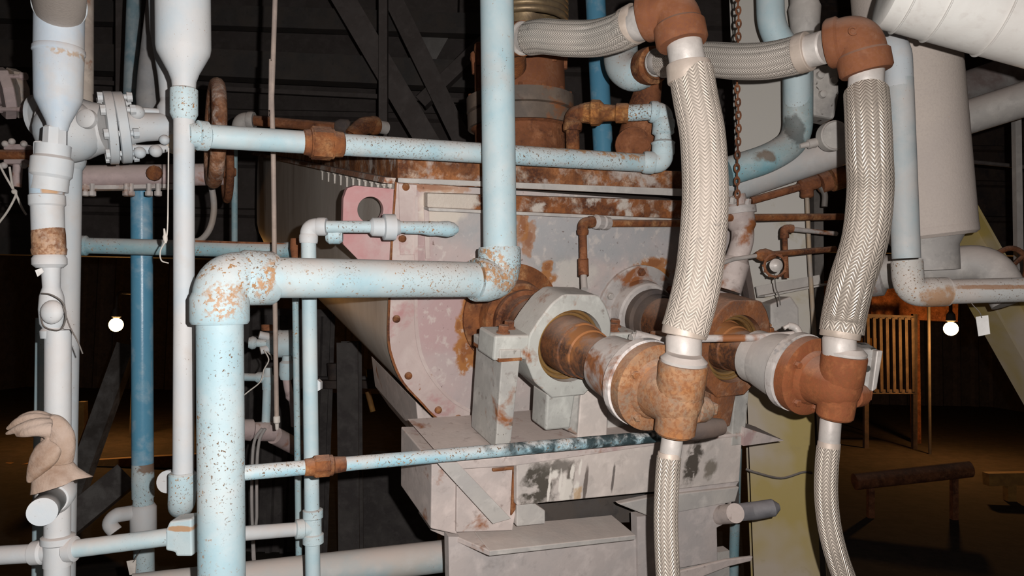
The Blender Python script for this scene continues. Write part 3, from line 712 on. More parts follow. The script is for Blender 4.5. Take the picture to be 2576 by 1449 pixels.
for x, y, rx, ry, a in ((1185, 800, 0.040, 0.12, 1), (1172, 880, 0.036, 0.06, 1), (1205, 905, 0.05, 0.02, .9), (1150, 815, 0.012, 0.02, .9), (1620, 690, 0.10, 0.032, 1), (1560, 712, 0.05, 0.03, 1), (1560, 780, 0.04, 0.06, .9),
                        (1350, 700, 0.06, 0.022, .95), (1372, 670, 0.018, 0.02, .9), (1325, 600, 0.02, 0.05, .7), (1310, 560, 0.02, 0.06, .8), (1565, 850, 0.05, 0.06, .9), (1640, 660, 0.05, 0.02, .9), (1440, 1070, 0.10, 0.014, .8), (1080, 470, 0.1, 0.012, .6)):
    em.stain(Q(x, y), (rx, 1, ry), (0.36, 0.15, 0.045), a, 28, 0.75, 0.3, MX)
    em.stain(Q(x, y), (rx * 0.55, 1, ry * 0.55), (0.24, 0.085, 0.03), a * 0.8, 40, 0.7, 0.4, MX)
em.vary(RUSTD, 60, 0.66, 0.72, 4, (1, 2, 3), amt=0.7).vary((0.60, 0.55, 0.51), 34, 0.56, 0.66, 6, (5, 2, 3), amt=0.6).vary((0.22, 0.20, 0.19), 5, 0.60, 0.76, 7, (1, 9, 3), (1, 1, 0.4), amt=0.6)
m_end = em.bump(scale=45, strength=0.25, dist=0.004).done()
inn = [(1046, 492), (1045, 620), (1044, 760), (1046, 830), (1056, 890), (1078, 940), (1112, 985), (1150, 1018), (1215, 1052)]
ow = [(996, 458), (986, 600), (979, 760), (977, 850), (986, 900), (1012, 960), (1060, 1013), (1096, 1050), (1168, 1096)]
part('end_wall', G().plate(qs(outl, 0.0), -e2 * 0.012), m_end, trough, 'mottled pink grey end wall with rust patches', smooth=0)
fm = M('pink_dusty_flange', (0.46, 0.37, 0.35), 0.65)
fm.vary((0.56, 0.48, 0.45), 8, 0.42, 0.62, 6).vary((0.42, 0.22, 0.22), 11, 0.56, 0.7, 5, (4, 1, 1)).vary(RUST, 30, 0.66, 0.74, 5, (1, 7, 1)).dust(DUST, 0.7)
m_fl = fm.bump(scale=50, strength=0.2).done()
g = G(); rings = []
import bisect
def resample(pl, n):
    q = catmull([Vector((x, y, 0)) for x, y in pl], 8)
    L = [0]
    for i in range(1, len(q)): L.append(L[-1] + (q[i] - q[i - 1]).length)
    out = []
    for k in range(n):
        s = L[-1] * k / (n - 1); i = min(max(bisect.bisect(L, s), 1), len(q) - 1)
        out.append(q[i - 1].lerp(q[i], (s - L[i - 1]) / max(L[i] - L[i - 1], 1e-9)))
    return out
ro, ri = resample(ow, 40), resample(inn, 40)
for a, b in zip(ro, ri): rings.append([Q(a.x, a.y, -0.028), Q(b.x, b.y, -0.028), Q(b.x, b.y, -0.010), Q(a.x, a.y, -0.010)])
b0, n0 = g._grid(rings); g.f.append((0, 1, 2, 3)); g.f.append(tuple(b0 + 39 * 4 + k for k in (3, 2, 1, 0)))
cfl = part('curved_flange', g, m_fl, trough, 'curved pink flange ring', smooth=30)
g = G(); rings = []
for a, b in zip(ro, ri):
    c = a.lerp(b, 0.97); d_ = a.lerp(b, 1.10)
    rings.append([Q(c.x, c.y, -0.037), Q(d_.x, d_.y, -0.037), Q(d_.x, d_.y, -0.010), Q(c.x, c.y, -0.010)])
g._grid(rings); part('flange_lip', g, m_fl, trough, smooth=30)
g = G(); rings = []
for a, b in zip(ro, ri):
    c = a.lerp(b, -0.04); d_ = a.lerp(b, 0.05)
    rings.append([Q(c.x, c.y, -0.032), Q(d_.x, d_.y, -0.032), Q(d_.x, d_.y, -0.006), Q(c.x, c.y, -0.006)])
g._grid(rings); part('rusty_edge', g, m_rust, trough, 'thin rusty outer edge', smooth=30)
for x, y in ((1020, 470), (997, 802), (1027, 945), (1102, 1031), (1152, 1052), (1012, 600)):
    part('rivet', G().revm(Q(x, y, -0.028), -e2, [(0, 0.011), (0.006, 0.010), (0.010, 0.006), (0.012, 0.0)], 16), m_rust, cfl)
# rims
def rband(name, l, off, th, mat, lab=None): return part(name, G().plate(qs(l, off), -e2 * th), mat, trough, lab, smooth=0, bevel=0.002)
rm = M('rusted_cream_rim', (0.50, 0.44, 0.39), 0.75)
rm.vary(RUST, 8, 0.44, 0.52, 7, (1, 1, 1)).vary((0.24, 0.09, 0.04), 22, 0.5, 0.62, 6, (3, 3, 1)).vary((0.58, 0.50, 0.44), 34, 0.56, 0.66, 5, (6, 2, 3)).dust(DUST, 0.6)
m_rim = rm.bump(scale=60, strength=0.4).done()
cover = G().plate(qs([(1000, 387), (1840, 440), (1840, 478), (1000, 458)], 0.012), e2 * 3.0)
part('cover_side', cover, rust_mat('rust_streaked_cover', a=(0.36, 0.15, 0.06), c=(0.55, 0.45, 0.36), dust=0.5, extra=lambda m: m.vary((0.48, 0.42, 0.38), 9, 0.54, 0.62, 7, (2, 0, 0))), trough, 'rust streaked cover', smooth=0)
rband('cover_flange', [(1000, 459), (1850, 500), (1850, 480), (1000, 447)], -0.035, 0.006, m_grey, 'pale dusty lip')
part('cover_lip', G().plate([Q(996, 448, -0.03), Q(996, 448, -0.03) + e2 * 3.0, Q(992, 462, -0.03) + e2 * 3.0, Q(992, 462, -0.03)], -e1 * 0.03), m_rim, trough, smooth=0)
rband('upper_rim', [(1046, 462), (1800, 496), (1800, 482), (1046, 450)], 0.0, 0.03, m_rim)
part('rim_channel', G().plate(qs([(1062, 483), (1800, 505), (1800, 552), (1062, 518)], 0.0), -e2 * 0.045), rust_mat('rusted_rim_channel', c=(0.56, 0.48, 0.40), dust=0.3, extra=lambda m: m.vary((0.50, 0.45, 0.40), 12, 0.52, 0.6, 7, (2, 5, 0)).stain(Q(1095, 500), (0.11, 1, 0.08), (0.56, 0.51, 0.45), 0.9, 25, 0.6, 0.3, MX)), trough, 'rusty channel along the top', smooth=0, bevel=0.003)
rband('channel_lip', [(1062, 526), (1800, 560), (1800, 552), (1062, 518)], 0.0, 0.055, m_grey)
rband('corner_post', [(1000, 462), (1046, 464), (1044, 640), (1004, 640)], -0.02, 0.012, m_fl)
rband('rib', [(1075, 522), (1078, 650), (1066, 650), (1062, 520)], 0.0, 0.016, m_fl)
for k in range(12):
    x = 812 + k * 15.5; y = 424 + k * 3.3
    q = QP(x, y, Q(996, 470, 0), e1)
    part('drip_stud', G().revm(q, V(0, 0, -1), [(0, 0.010), (0.012, 0.009), (0.014, 0.005), (0.045, 0.003)], 10), m_string, trough)
# rust-streaked patch plate round the first seal and seal rings follow each shaft
def shaft_unit(U, back, tag_, rusty):
    """rotary union, shaft and bearing on one axis; U = centre of the union flange face"""
    k = 1.0
    bl = 'in front of the shaft with the brass ring' if tag_ == 0 else 'at the far shaft, against the dark hall'
    t = thing('rotary_union', 'rust orange ' + ('mottled rotary union below the long dusty hose' if tag_ == 0 else 'smooth rotary union below the shiny herringbone hose'), 'rotary union', U, 'rusty rotary unions')
    mr = rust_mat('union_rust_mottled' if tag_ == 0 else 'union_rust_even', a=(0.31, 0.135, 0.052) if tag_ == 0 else (0.25, 0.082, 0.032), b=(0.20, 0.15, 0.11) if tag_ == 0 else (0.21, 0.068, 0.03),
                  c=(0.38, 0.23, 0.13) if tag_ == 0 else (0.36, 0.14, 0.055), dust=0.35, bs=0.3)
    fp = part('flange', G().revm(U + e2 * 0.034, -e2, [(0, 0.088), (0.003, 0.094), (0.030, 0.094), (0.034, 0.086), (0.035, 0.066), (0.045, 0.062), (0.050, 0.055)], 56), mr, t)
    C = U - e2 * 0.075
    bd = part('body', G().revm(U, -e2, [(0, 0.060), (0.02, 0.058), (0.05, 0.056), (0.085, 0.052), (0.105, 0.040), (0.118, 0.020), (0.120, 0.001)], 40).revm(C - e3 * 0.078, e3, [(0, 0.040), (0.001, 0.0475), (0.006, 0.049), (0.062, 0.049), (0.072, 0.043), (0.10, 0.042), (0.145, 0.041), (0.150, 0.037)], 40), mr, t)
    part('top_collar', G().revm(C - e3 * 0.0785, -e3, [(0, 0.046), (0.006, 0.0465), (0.010, 0.042), (0.016, 0.036)], 40), m_nip, bd, 'pale steel collar')
    q = C + e1 * 0.040 + e3 * 0.018 - e2 * 0.012
    part('side_plug', G().revm(q - e1 * 0.01, e1, [(0, 0.028), (0.026, 0.027), (0.036, 0.024), (0.040, 0.014)], 20).bar(q + e1 * 0.015, q + e1 * 0.046, 0.024, 0.024, e3), mr, bd, bevel=0.003)
    for a in ((-0.045, 0.058), (0.02, 0.075), (-0.062, -0.035), (0.05, -0.05)):
        part('flange_bolt', G().hexb(U + e1 * a[0] + e3 * a[1], -e2, 0.0085, 0.012), mr, fp)
    if tag_ == 0:
        a = C + e3 * 0.066 + e1 * 0.035
        part('side_stop', G().tube([a - e1 * 0.02, a + e1 * 0.02, a + e1 * 0.06, a + e1 * 0.088, a + e1 * 0.094], [0.020, 0.022, 0.021, 0.017, 0.004], 20), m_dark2, t, 'dark rounded lug')
    # shaft
    t = thing('shaft', ('rusty and brassy stub shaft running through the grey bearing ring' if tag_ == 0 else 'dusty grey stub shaft running back from the far union'), 'shaft', U + e2 * 0.1, 'stub shafts')
    part('packing_ring', G().revm(U + e2 * 0.036, e2, [(0, 0.088), (0.002, 0.0965), (0.022, 0.0965), (0.026, 0.090), (0.030, 0.082)], 56), steel_mat('white_grey_ring_%d' % tag_, (0.60, 0.56, 0.54), (0.40, 0.38, 0.36), dust=0.7, rusty=0.25, extra=lambda m: m.vary((0.2, 0.2, 0.21), 25, 0.58, 0.66, 6, (2, 2, 9), amt=0.7)), t)
    part('grey_collar', G().revm(U + e2 * 0.06, e2, [(0, 0.080), (0.03, 0.079), (0.075, 0.073), (0.120, 0.070), (0.124, 0.064)] if tag_ == 0 else [(0, 0.084), (0.05, 0.080), (0.090, 0.073), (0.094, 0.069), (0.13, 0.069), (0.135, 0.062)], 48), m_greyr if tag_ == 0 else m_grey, t, 'smooth dusty grey collar')
    part('journal', G().revm(U + e2 * 0.18, e2, [(0, 0.052), (0.05, 0.055), (0.085, 0.058), (0.088, 0.062), (0.125, 0.066), (0.128, 0.070), (0.165, 0.073), (0.30, 0.073), (back, 0.073)], 48),
         rust_mat('journal_rust_%d' % tag_, a=(0.12, 0.055, 0.03), b=(0.06, 0.032, 0.022), c=(0.24, 0.10, 0.045), dust=0.5, bs=0.15, rough=0.55, extra=lambda m: m.stain(U + e2 * 0.27 + V(0, 0, 0.03), (0.06, 0.045, 0.05), (0.34, 0.14, 0.05), 0.95, 30, 0.6, 0.3, MX)), t)
    # bearing
    B = U + e2 * (0.352 if tag_ == 0 else 0.262)
    B = B - e1 * (0.004 if tag_ == 0 else 0)
    t = thing('bearing_housing', ('grey green octagonal bearing ring on a post, near shaft' if tag_ == 0 else 'rust brown bearing block behind the long hose, far shaft'), 'bearing', B + e3 * 0.22, 'pillow block bearings')
    bm_ = steel_mat('bearing_grey_green_%d' % tag_, (0.44, 0.45, 0.42) if tag_ == 0 else (0.36, 0.30, 0.26), (0.36, 0.36, 0.34), dust=0.6, rusty=0.12 if tag_ == 0 else 0.75, extra=lambda m: m.flecks((0.10, 0.085, 0.07), 55, 0.66, 8, 0.48, 0.60))
    if tag_ == 1: bm_ = rust_mat('far_bearing_rust', a=(0.26, 0.10, 0.04), b=(0.14, 0.07, 0.045), c=(0.36, 0.22, 0.14), dust=0.35)
    px = [(-0.035, -0.134), (0.066, -0.132), (0.092, -0.104), (0.112, -0.066), (0.116, -0.03), (0.116, 0.03), (0.10, 0.085), (0.055, 0.132), (-0.04, 0.135), (-0.095, 0.09), (-0.124, 0.035), (-0.122, -0.03), (-0.098, -0.070), (-0.066, -0.112)]
    part('ring_body', G().ring_plate(B, e1, e3, e2 * 0.11, px, 0.094), bm_, t, smooth=30, bevel=0.004)
    br = steel_mat('brass_seal_%d' % tag_, (0.34, 0.20, 0.07), (0.20, 0.10, 0.04), dust=0.2, rough=0.38, metal=0.45)
    g = G(); circ = [(math.cos(a) * 0.0935, math.sin(a) * 0.0935) for a in [2 * math.pi * q / 48 for q in range(48)]]
    g.ring_plate(B + e2 * 0.030, e1, e3, e2 * 0.06, circ, 0.074)
    g.torus(B + e2 * 0.028, e2, 0.0785, 0.0045, 48).torus(B + e2 * 0.020, e2, 0.088, 0.0045, 48)
    part('seal_ring', g, br, t, 'brassy oily seal ring')
    for s in (-1, 1):
        c = B + e1 * (s * 0.160) + e2 * 0.055
        er = part('ear', G().plate([c - e1 * 0.052 - e3 * 0.03 - e2 * 0.05, c + e1 * 0.052 - e3 * 0.03 - e2 * 0.05, c + e1 * 0.052 + e3 * 0.032 - e2 * 0.05, c - e1 * 0.052 + e3 * 0.032 - e2 * 0.05], e2 * 0.10), bm_, t, smooth=0, bevel=0.006)
        for q in (-0.022, 0.025):
            part('ear_bolt', G().hexb(c - e3 * 0.03 + e1 * q * 0.8 + e2 * q, -e3, 0.014, 0.020), m_rustd if tag_ == 0 else m_rust, er)
    part('foot_plate', G().plate([B - e1 * 0.05 + e3 * 0.125 + e2 * 0.01, B + e1 * 0.035 + e3 * 0.125 + e2 * 0.01, B + e1 * 0.03 + e3 * 0.225 + e2 * 0.01, B - e1 * 0.045 + e3 * 0.225 + e2 * 0.01], e2 * 0.08), bm_, t, smooth=0, bevel=0.006)
    # seal flange on the end wall
    E = U + e2 * back
    n = E - e2 * ((E - MO).dot(e2))
    t = thing('seal_flange', ('rusty stuffing flange on the wall behind the near bearing' if tag_ == 0 else 'grey and rust stuffing flange on the wall behind the far bearing'), 'flange', n, 'stuffing flanges on the end wall')
    fp = part('outer_ring', G().revm(n - e2 * 0.012, -e2, [(0, 0.155), (0.010, 0.155), (0.014, 0.148), (0.016, 0.11), (0.055, 0.105), (0.060, 0.099)], 56), m_rust if tag_ == 0 else m_greyr, t)
    part('gland', G().revm(n - e2 * 0.07, -e2, [(0, 0.085), (0.02, 0.092), (0.035, 0.092), (0.04, 0.080), (0.07, 0.078)], 48), m_rustd if tag_ == 0 else m_dark2, t)
    for a in range(6):
        q = math.radians(a * 60 + 25)
        part('flange_bolt', G().hexb(n - e2 * 0.026 + (e1 * math.cos(q) + e3 * math.sin(q)) * 0.134, -e2, 0.011, 0.014), m_nip if a == 3 else m_rustd, fp)
    return U, B
def backlen(U): return (MO - U).dot(e2)
U1 = P(1651, 978, 1.55); U2 = P(2046, 950, 1.74)
shaft_unit(U1, backlen(U1), 0, False)
_, B1 = U1, U1 + e2 * 0.352
shaft_unit(U2, backlen(U2), 1, True)
B2 = U2 + e2 * 0.262
# bearing stands
off1 = (B1 - MO).dot(e2)
stain_base = lambda m: (m.stain(Q(1358, 1225, off1 - 0.03), (0.045, 1, 0.062), (0.06, 0.052, 0.04), 0.95, 30, 0.9, 0.6, MX, brk=24, blo=0.36, bhi=0.48), m.stain(Q(1400, 1180, off1 - 0.03), (0.055, 1, 0.02), (0.10, 0.09, 0.075), 0.8, 30, 0.8, 0.6, MX),
        m.stain(Q(1435, 1220, off1 - 0.03), (0.012, 1, 0.055), (0.10, 0.085, 0.07), 0.9, 30, 0.5, 0.4, MX), m.stain(Q(1475, 1225, off1 - 0.03), (0.006, 1, 0.06), (0.07, 0.05, 0.04), 0.8, 30, 0.4, 0.4, MX), m.stain(Q(1425, 1240, off1 - 0.03), (0.02, 1, 0.04), (0.72, 0.68, 0.62), 0.9, 40, 0.8, 0.4, MX),
        m.stain(Q(1545, 1205, off1 - 0.03), (0.004, 1, 0.04), (0.06, 0.05, 0.045), 0.8, 30, 0.5, 0.3, MX),
        [m.stain(Q(x_, y_, off1 - 0.03), (w_, 1, h_), (0.74, 0.70, 0.64), 0.95, 60, 0.6, 0.4, MX) for x_, y_, w_, h_ in ((1384, 1225, .004, .05), (1398, 1195, .010, .012), (1412, 1215, .004, .03), (1442, 1190, .006, .02), (1452, 1235, .008, .025), (1462, 1180, .004, .02))], m.stain(Q(1455, 1245, off1 - 0.03), (0.014, 1, 0.02), (0.45, 0.28, 0.12), 0.7, 50, 0.8, 0.4, MX), m.stain(Q(1745, 1165, off1 - 0.03), (0.026, 1, 0.058), (0.06, 0.05, 0.04), 0.95, 30, 0.85, 0.5, MX, brk=26, blo=0.36, bhi=0.46), m.stain(Q(1790, 1185, off1 - 0.03), (0.02, 1, 0.03), (0.14, 0.12, 0.09), 0.8, 30, 0.8, 0.5, MX))
m_base = steel_mat('stained_base_steel', (0.58, 0.52, 0.48), (0.50, 0.46, 0.43), dust=0.6, extra=stain_base)
m_base2 = steel_mat('dusty_pinkish_base_steel', (0.53, 0.46, 0.43), (0.46, 0.41, 0.39), dust=0.75, rusty=0.1, extra=lambda m: m.vary((0.42, 0.30, 0.29), 6, 0.62, 0.7, 5, (3, 9, 1)))
stand = thing('bearing_stand', 'grey mottled steel stand carrying the near bearing, two posts on a stained beam', 'stand', Q(1300, 1260, off1))
of = off1 + 0.005
m_post = steel_mat('mottled_post', (0.43, 0.42, 0.39), (0.34, 0.335, 0.32), dust=0.5, rusty=0.12, extra=lambda m: m.flecks((0.12, 0.10, 0.08), 50, 0.64, 9, 0.45, 0.6))
part('post', G().plate(qs([(1262, 905), (1309, 900), (1284, 1128), (1246, 1130)], of), e2 * 0.16), m_post, stand, smooth=0, bevel=0.003)
part('post_cap', G().plate(qs([(1256, 880), (1312, 878), (1312, 908), (1256, 908)], of - 0.004), e2 * 0.165), m_post, stand, smooth=0, bevel=0.004)
part('post', G().plate(qs([(1462, 985), (1532, 978), (1526, 1110), (1452, 1116)], of + 0.03), e2 * 0.05), m_base, stand, smooth=0, bevel=0.003)
part('rust_edge', G().plate(qs([(1255, 903), (1313, 900), (1313, 907), (1255, 911)], of - 0.007), e2 * 0.16), m_rust, stand, 'rusty weld line', smooth=0)
part('cross_plate', G().plate(qs([(1398, 1002), (1462, 992), (1455, 1098), (1390, 1066)], of + 0.02), e2 * 0.03), m_post, stand, smooth=0, bevel=0.008)
part('backing_plate', G().plate(qs([(1530, 975), (1690, 975), (1690, 1100), (1528, 1108)], of + 0.08), e2 * 0.02), m_grey, stand, smooth=0)
off2 = (B2 - MO).dot(e2) + 0.06
stand2 = thing('bearing_stand', 'grey steel stand under the far rusty bearing, right of the left drain hose', 'stand', Q(1860, 1100, off2))
part('post', G().plate(qs([(1848, 985), (1885, 980), (1872, 1118), (1840, 1122)], off2 + 0.01), e2 * 0.14), m_post, stand2, smooth=0, bevel=0.003)
part('post', G().plate(qs([(1768, 1020), (1846, 985), (1838, 1100), (1768, 1100)], off2 + 0.06), e2 * 0.05), m_base, stand2, smooth=0, bevel=0.003)
part('gusset', G().plate(qs([(1872, 1075), (1972, 1108), (1870, 1122)], off2 + 0.0), e2 * 0.12), m_base2, stand2, smooth=0)
# base frame
base = thing('machine_base', 'dusty stepped steel base frame under the trough, stained black in two places', 'machine frame', P(1350, 1449, 2.0))
bo = off1 - 0.025
def bp(name, l, off, th, mat=None, lab=None, bev=0.003): return part(name, G().plate(qs(l, off), e2 * th), mat or m_base2, base, lab, smooth=0, bevel=bev)
bp('front_beam', [(1300, 1150), (1655, 1108), (1868, 1092), (1860, 1212), (1700, 1232), (1300, 1272)], bo, 0.02, m_base, 'beam face with black oil stains')
bp('front_beam', [(1120, 1163), (1300, 1147), (1655, 1106), (1868, 1090), (1868, 1098), (1655, 1120), (1300, 1172), (1150, 1182)], bo - 0.004, 0.30, m_base2, 'pale top ledge')
bp('web_plate', [(1150, 1180), (1304, 1170), (1300, 1275), (1290, 1335), (1148, 1340)], bo + 0.03, 0.02, lab='pinkish recessed web')
bp('rust_edge', [(1292, 1175), (1303, 1174), (1298, 1282), (1286, 1300)], bo + 0.022, 0.01, m_rust, 'rusty weld edge')
bp('rust_edge', [(1240, 1180), (1300, 1174), (1300, 1182), (1240, 1188)], bo + 0.022, 0.01, m_rust, 'rusty weld edge')
bp('side_post', [(1086, 1165), (1152, 1163), (1150, 1345), (1084, 1330)], bo + 0.04, 0.25, lab='pinkish side post')
bp('side_plate', [(1046, 1010), (1092, 1055), (1096, 1160), (1056, 1100)], 0.02, 0.5)
bp('side_plate', [(1096, 1052), (1190, 1105), (1170, 1160), (1094, 1172)], -0.01, 0.02, m_fl)
bp('diagonal_gusset', [(1100, 1165), (1150, 1163), (1286, 1305), (1240, 1318)], bo - 0.008, 0.012, m_grey, 'pale diagonal gusset', 0.001)
bp('block', [(1300, 1270), (1342, 1264), (1372, 1285), (1372, 1318), (1300, 1325)], bo + 0.02, 0.10, m_grey)
bp('gap_shade_web', [(1300, 1255), (1860, 1200), (1860, 1300), (1300, 1330)], bo + 0.22, 0.02, m_dark, 'web coloured dark for the shade in the gap')  # sheet in dark paint stands in for the shade of the gap
# lower flange seen from above: a level plate reaching back from its front edge
la, lb, lc_, ld = Q(1232, 1386, bo - 0.03), Q(1840, 1318, bo - 0.03), Q(1082, 1330, bo + 0.17), None
fl_dn = e3 * 0.014
q1 = la; q2 = Q(1600, 1346, bo - 0.03)
part('lower_flange', G().plate([q1, q2, q2 + e2 * 0.12, q1 + e2 * 0.12], fl_dn), m_grey, base, 'pale lower flange', smooth=0, bevel=0.002)
q0 = Q(1084, 1322, bo + 0.14)
part('flange_wing', G().plate([q1, q1 + e2 * 0.10, q0 + e2 * 0.1, q0], fl_dn), m_base2, base, smooth=0, bevel=0.002)
m_low = steel_mat('pinkish_grey_low_wall', (0.50, 0.45, 0.43), (0.44, 0.41, 0.40), dust=0.5)
zfl = 0.0
def floorplate(name, l, off, th, mat, lab=None):
    pts = [Q(x, y, off) for x, y in l]
    # the last two points run down to the floor
    p3, p4 = to_z(pts[1], pts[2]), to_z(pts[0], pts[3])
    return part(name, G().plate([pts[0], pts[1], p3, p4], e2 * th), mat, base, lab, smooth=0)
floorplate('lower_wall', [(1128, 1350), (1602, 1352), (1606, 1449), (1130, 1449)], bo + 0.06, 0.03, m_low)
floorplate('lower_wall', [(1602, 1300), (1708, 1290), (1706, 1449), (1606, 1449)], bo + 0.05, 0.03, m_low)
bp('bracket', [(1555, 1268), (1640, 1250), (1860, 1225), (1850, 1262), (1640, 1302)], bo + 0.02, 0.02, m_grey)
bp('right_plate', [(1700, 1228), (1862, 1208), (1825, 1268), (1858, 1300), (1804, 1328), (1806, 1412), (1700, 1432)], bo + 0.03, 0.02, m_low)
bp('side_web', [(1838, 1124), (1866, 1118), (1840, 1270), (1828, 1266)], bo + 0.04, 0.2, m_base2)
floorplate('right_leg', [(1700, 1405), (1835, 1385), (1835, 1449), (1700, 1449)], bo + 0.10, 0.03, m_grey)
bp('strut', [(1700, 1440), (1830, 1408), (1895, 1400), (1890, 1412), (1835, 1425), (1720, 1470)], bo - 0.02, 0.01, m_base2)
t = thing('stub_pipe', 'dark capped pipe stub sticking out right from the machine base over the yellow column', 'pipe', P(1900, 1280, 2.05))
part('stub', G().tube([Q(1790, 1296, bo + 0.08), P(1905, 1284, 2.15), P(1945, 1277, 2.15), P(1960, 1275, 2.15)], [0.026, 0.026, 0.025, 0.010], 28), steel_mat('dark_grey_stub', (0.17, 0.17, 0.18), (0.12, 0.12, 0.13), dust=0.5, dcol=(0.3, 0.26, 0.26)), t)
part('stub_collar', G().tube([Q(1790, 1297, bo + 0.08), P(1850, 1291, 2.12)], 0.028, 28), m_base2, t)

# pink lifting lug
lug = thing('lifting_lug', 'pink painted lifting lug plate with a round hole', 'lifting lug', Q(930, 650, 0.02))
lp = [(893, 467), (996, 476), (993, 662), (905, 657), (861, 612), (864, 500), (873, 474)]
pl = Q(932, 528, 0.02)
poly = [((Q(x, y, 0.02) - pl).dot(e1), (Q(x, y, 0.02) - pl).dot(e3)) for x, y in lp]
mp_ = M('pink_primer', (0.50, 0.27, 0.27), 0.65)
mp_.vary((0.52, 0.38, 0.37), 7, 0.42, 0.62, 6).vary((0.46, 0.20, 0.21), 18, 0.5, 0.7, 5, (2, 2, 2), amt=0.6)
part('lug_plate', G().ring_plate(pl, e1, e3, e2 * 0.022, poly, pw(64, 2.05), 72), mp_.bump(scale=60, strength=0.15).done(), lug, smooth=20)
part('weld_bead', G().tube([Q(996, 478, 0.014), Q(993, 660, 0.014)], 0.006, 10), m_rust, lug, 'rusty weld')

# small grease line over the bearing
t = thing('grease_line', 'thin rusty pipe with elbow dropping to the near bearing', 'pipe', Q(1462, 715, off1 + 0.05))
o_ = -0.16
a, b, c = Q(1845, 555, -0.07), Q(1545, 560, -0.07), Q(1463, 568, -0.09)
part('pipe', G().tube([Q(1830, 562, -0.06), Q(1530, 562, -0.06)], 0.011, 20), m_rust, t)
part('union', G().rev(Q(1533, 562, -0.06), Q(1492, 557, -0.08), [(0, 0.012), (0.1, 0.020), (0.4, 0.021), (0.45, 0.014), (0.55, 0.022), (0.85, 0.022), (1, 0.013)], 12), m_greyr, t, smooth=25)
part('elbow', G().elbow(Q(1466, 560, -0.09), Q(1466, 590, -0.09), Q(1492, 558, -0.085), 0.0125, 0.35, 1.4, 1.25), m_rust, t)
part('drop_pipe', G().tube([Q(1466, 585, -0.09), Q(1468, 655, -0.12)], 0.0115, 20), m_rustd, t)
part('sleeve', G().tube([Q(1467, 652, -0.11), Q(1468, 694, -0.13)], 0.0155, 20), m_rustd, t)
part('nipple', G().tube([Q(1468, 690, -0.13), Q(1470, 728, -0.17)], 0.0095, 16), m_nip, t)

# rod between the hose and the far union
t = thing('torque_rod', 'pale rusty rod with a hooked end resting on the far union ring', 'rod', P(1900, 850, 1.85))
part('rod', G().tube([P(1758, 852, 1.84), P(1880, 850, 1.84), P(1998, 842, 1.84)], 0.0095, 18), m_greyr, t)
part('hook', G().tube(catmull([P(1972, 826, 1.83), P(1985, 820, 1.83), P(2003, 826, 1.83), P(2012, 848, 1.82), P(2000, 868, 1.81)], 6), [0.005] * 6 + [0.009] * 19, 14), m_nip, t)
t = thing('torque_rod', 'short rusty rod with bright end beside the grey shaft, left of the long hose', 'rod', P(1640, 860, 1.88))
part('rod', G().tube([P(1700, 868, 1.86), P(1640, 858, 1.86), P(1596, 846, 1.86)], 0.017, 18), m_greyr, t)
part('end_nut', G().hexb(P(1600, 850, 1.86), cv(-1, 0.05, -0.5), 0.013, 0.016), m_nip, t)
# ================================================================ behind the machine top
t = thing('rusty_pump', 'rust brown stacked cylinder with bolted flanges on the trough, behind the thick riser', 'pump', P(1310, 400, 2.45))
D = 2.45
a, b = P(1312, 418, D), P(1306, 150, D)
def ry(y): return (418 - y) / 268.0
R = lambda w: pw(w, D)
part('lower_body', G().rev(a, b, [(0, R(230)), (ry(330), R(232)), (ry(322), R(262))], 48), m_rustd, t)
lf = part('lower_flange', G().rev(a, b, [(ry(325), R(266)), (ry(292), R(268)), (ry(290), R(250)), (ry(286), R(250)), (ry(284), R(270)), (ry(250), R(270)), (ry(249), R(240))], 48), steel_mat('oily_dark_flange', (0.16, 0.12, 0.09), (0.10, 0.08, 0.065), dust=0.4, rusty=0.3), t, 'dark oily flange pair')
part('upper_body', G().rev(a, b, [(ry(252), R(222)), (ry(235), R(228)), (ry(160), R(226)), (ry(152), R(212))], 48), m_rustp, t)
for k in range(14):
    q = 2 * math.pi * k / 14
    c = a + (b - a) * ry(268)
    d = (b - a).normalized(); u, v = frame(d)
    part('flange_bolt', G().hexb(c + (u * math.cos(q) + v * math.sin(q)) * R(252) - d * 0.02, d, 0.008, 0.055), m_rustd, lf)
for k in range(10):
    q = 2 * math.pi * k / 10 + 0.2
    c = a + (b - a) * ry(150)
    part('head_stud', G().revm(c + (u * math.cos(q) + v * math.sin(q)) * R(226), d, [(-0.04, 0.010), (0.0, 0.012), (0.012, 0.016), (0.03, 0.014), (0.036, 0.008)], 8), m_rustd, t)
m_coil = steel_mat('oily_bronze_coil', (0.30, 0.22, 0.12), (0.18, 0.13, 0.08), dust=0.2, rough=0.45, metal=0.5)
t = thing('spring_coil', 'bronze coloured ribbed coil at the top behind the thick riser', 'spring', P(1330, 60, 2.45))
g = G(); pts = []
for k in range(0, 24 * 9):
    q = 2 * math.pi * k / 24; c = P(1322, 68 - k * 0.62, D)
    pts.append(c + (cv(1, 0, 0) * math.cos(q) + cv(0, 0, 1) * math.sin(q)) * R(200))
g.tube(pts, 0.0125, 12); part('coil', g, m_coil, t)
part('seat', G().rev(P(1306, 150, D), P(1318, 55, D), [(0, R(170)), (0.5, R(150)), (0.8, R(140)), (1, R(150))], 40), m_coil, t)
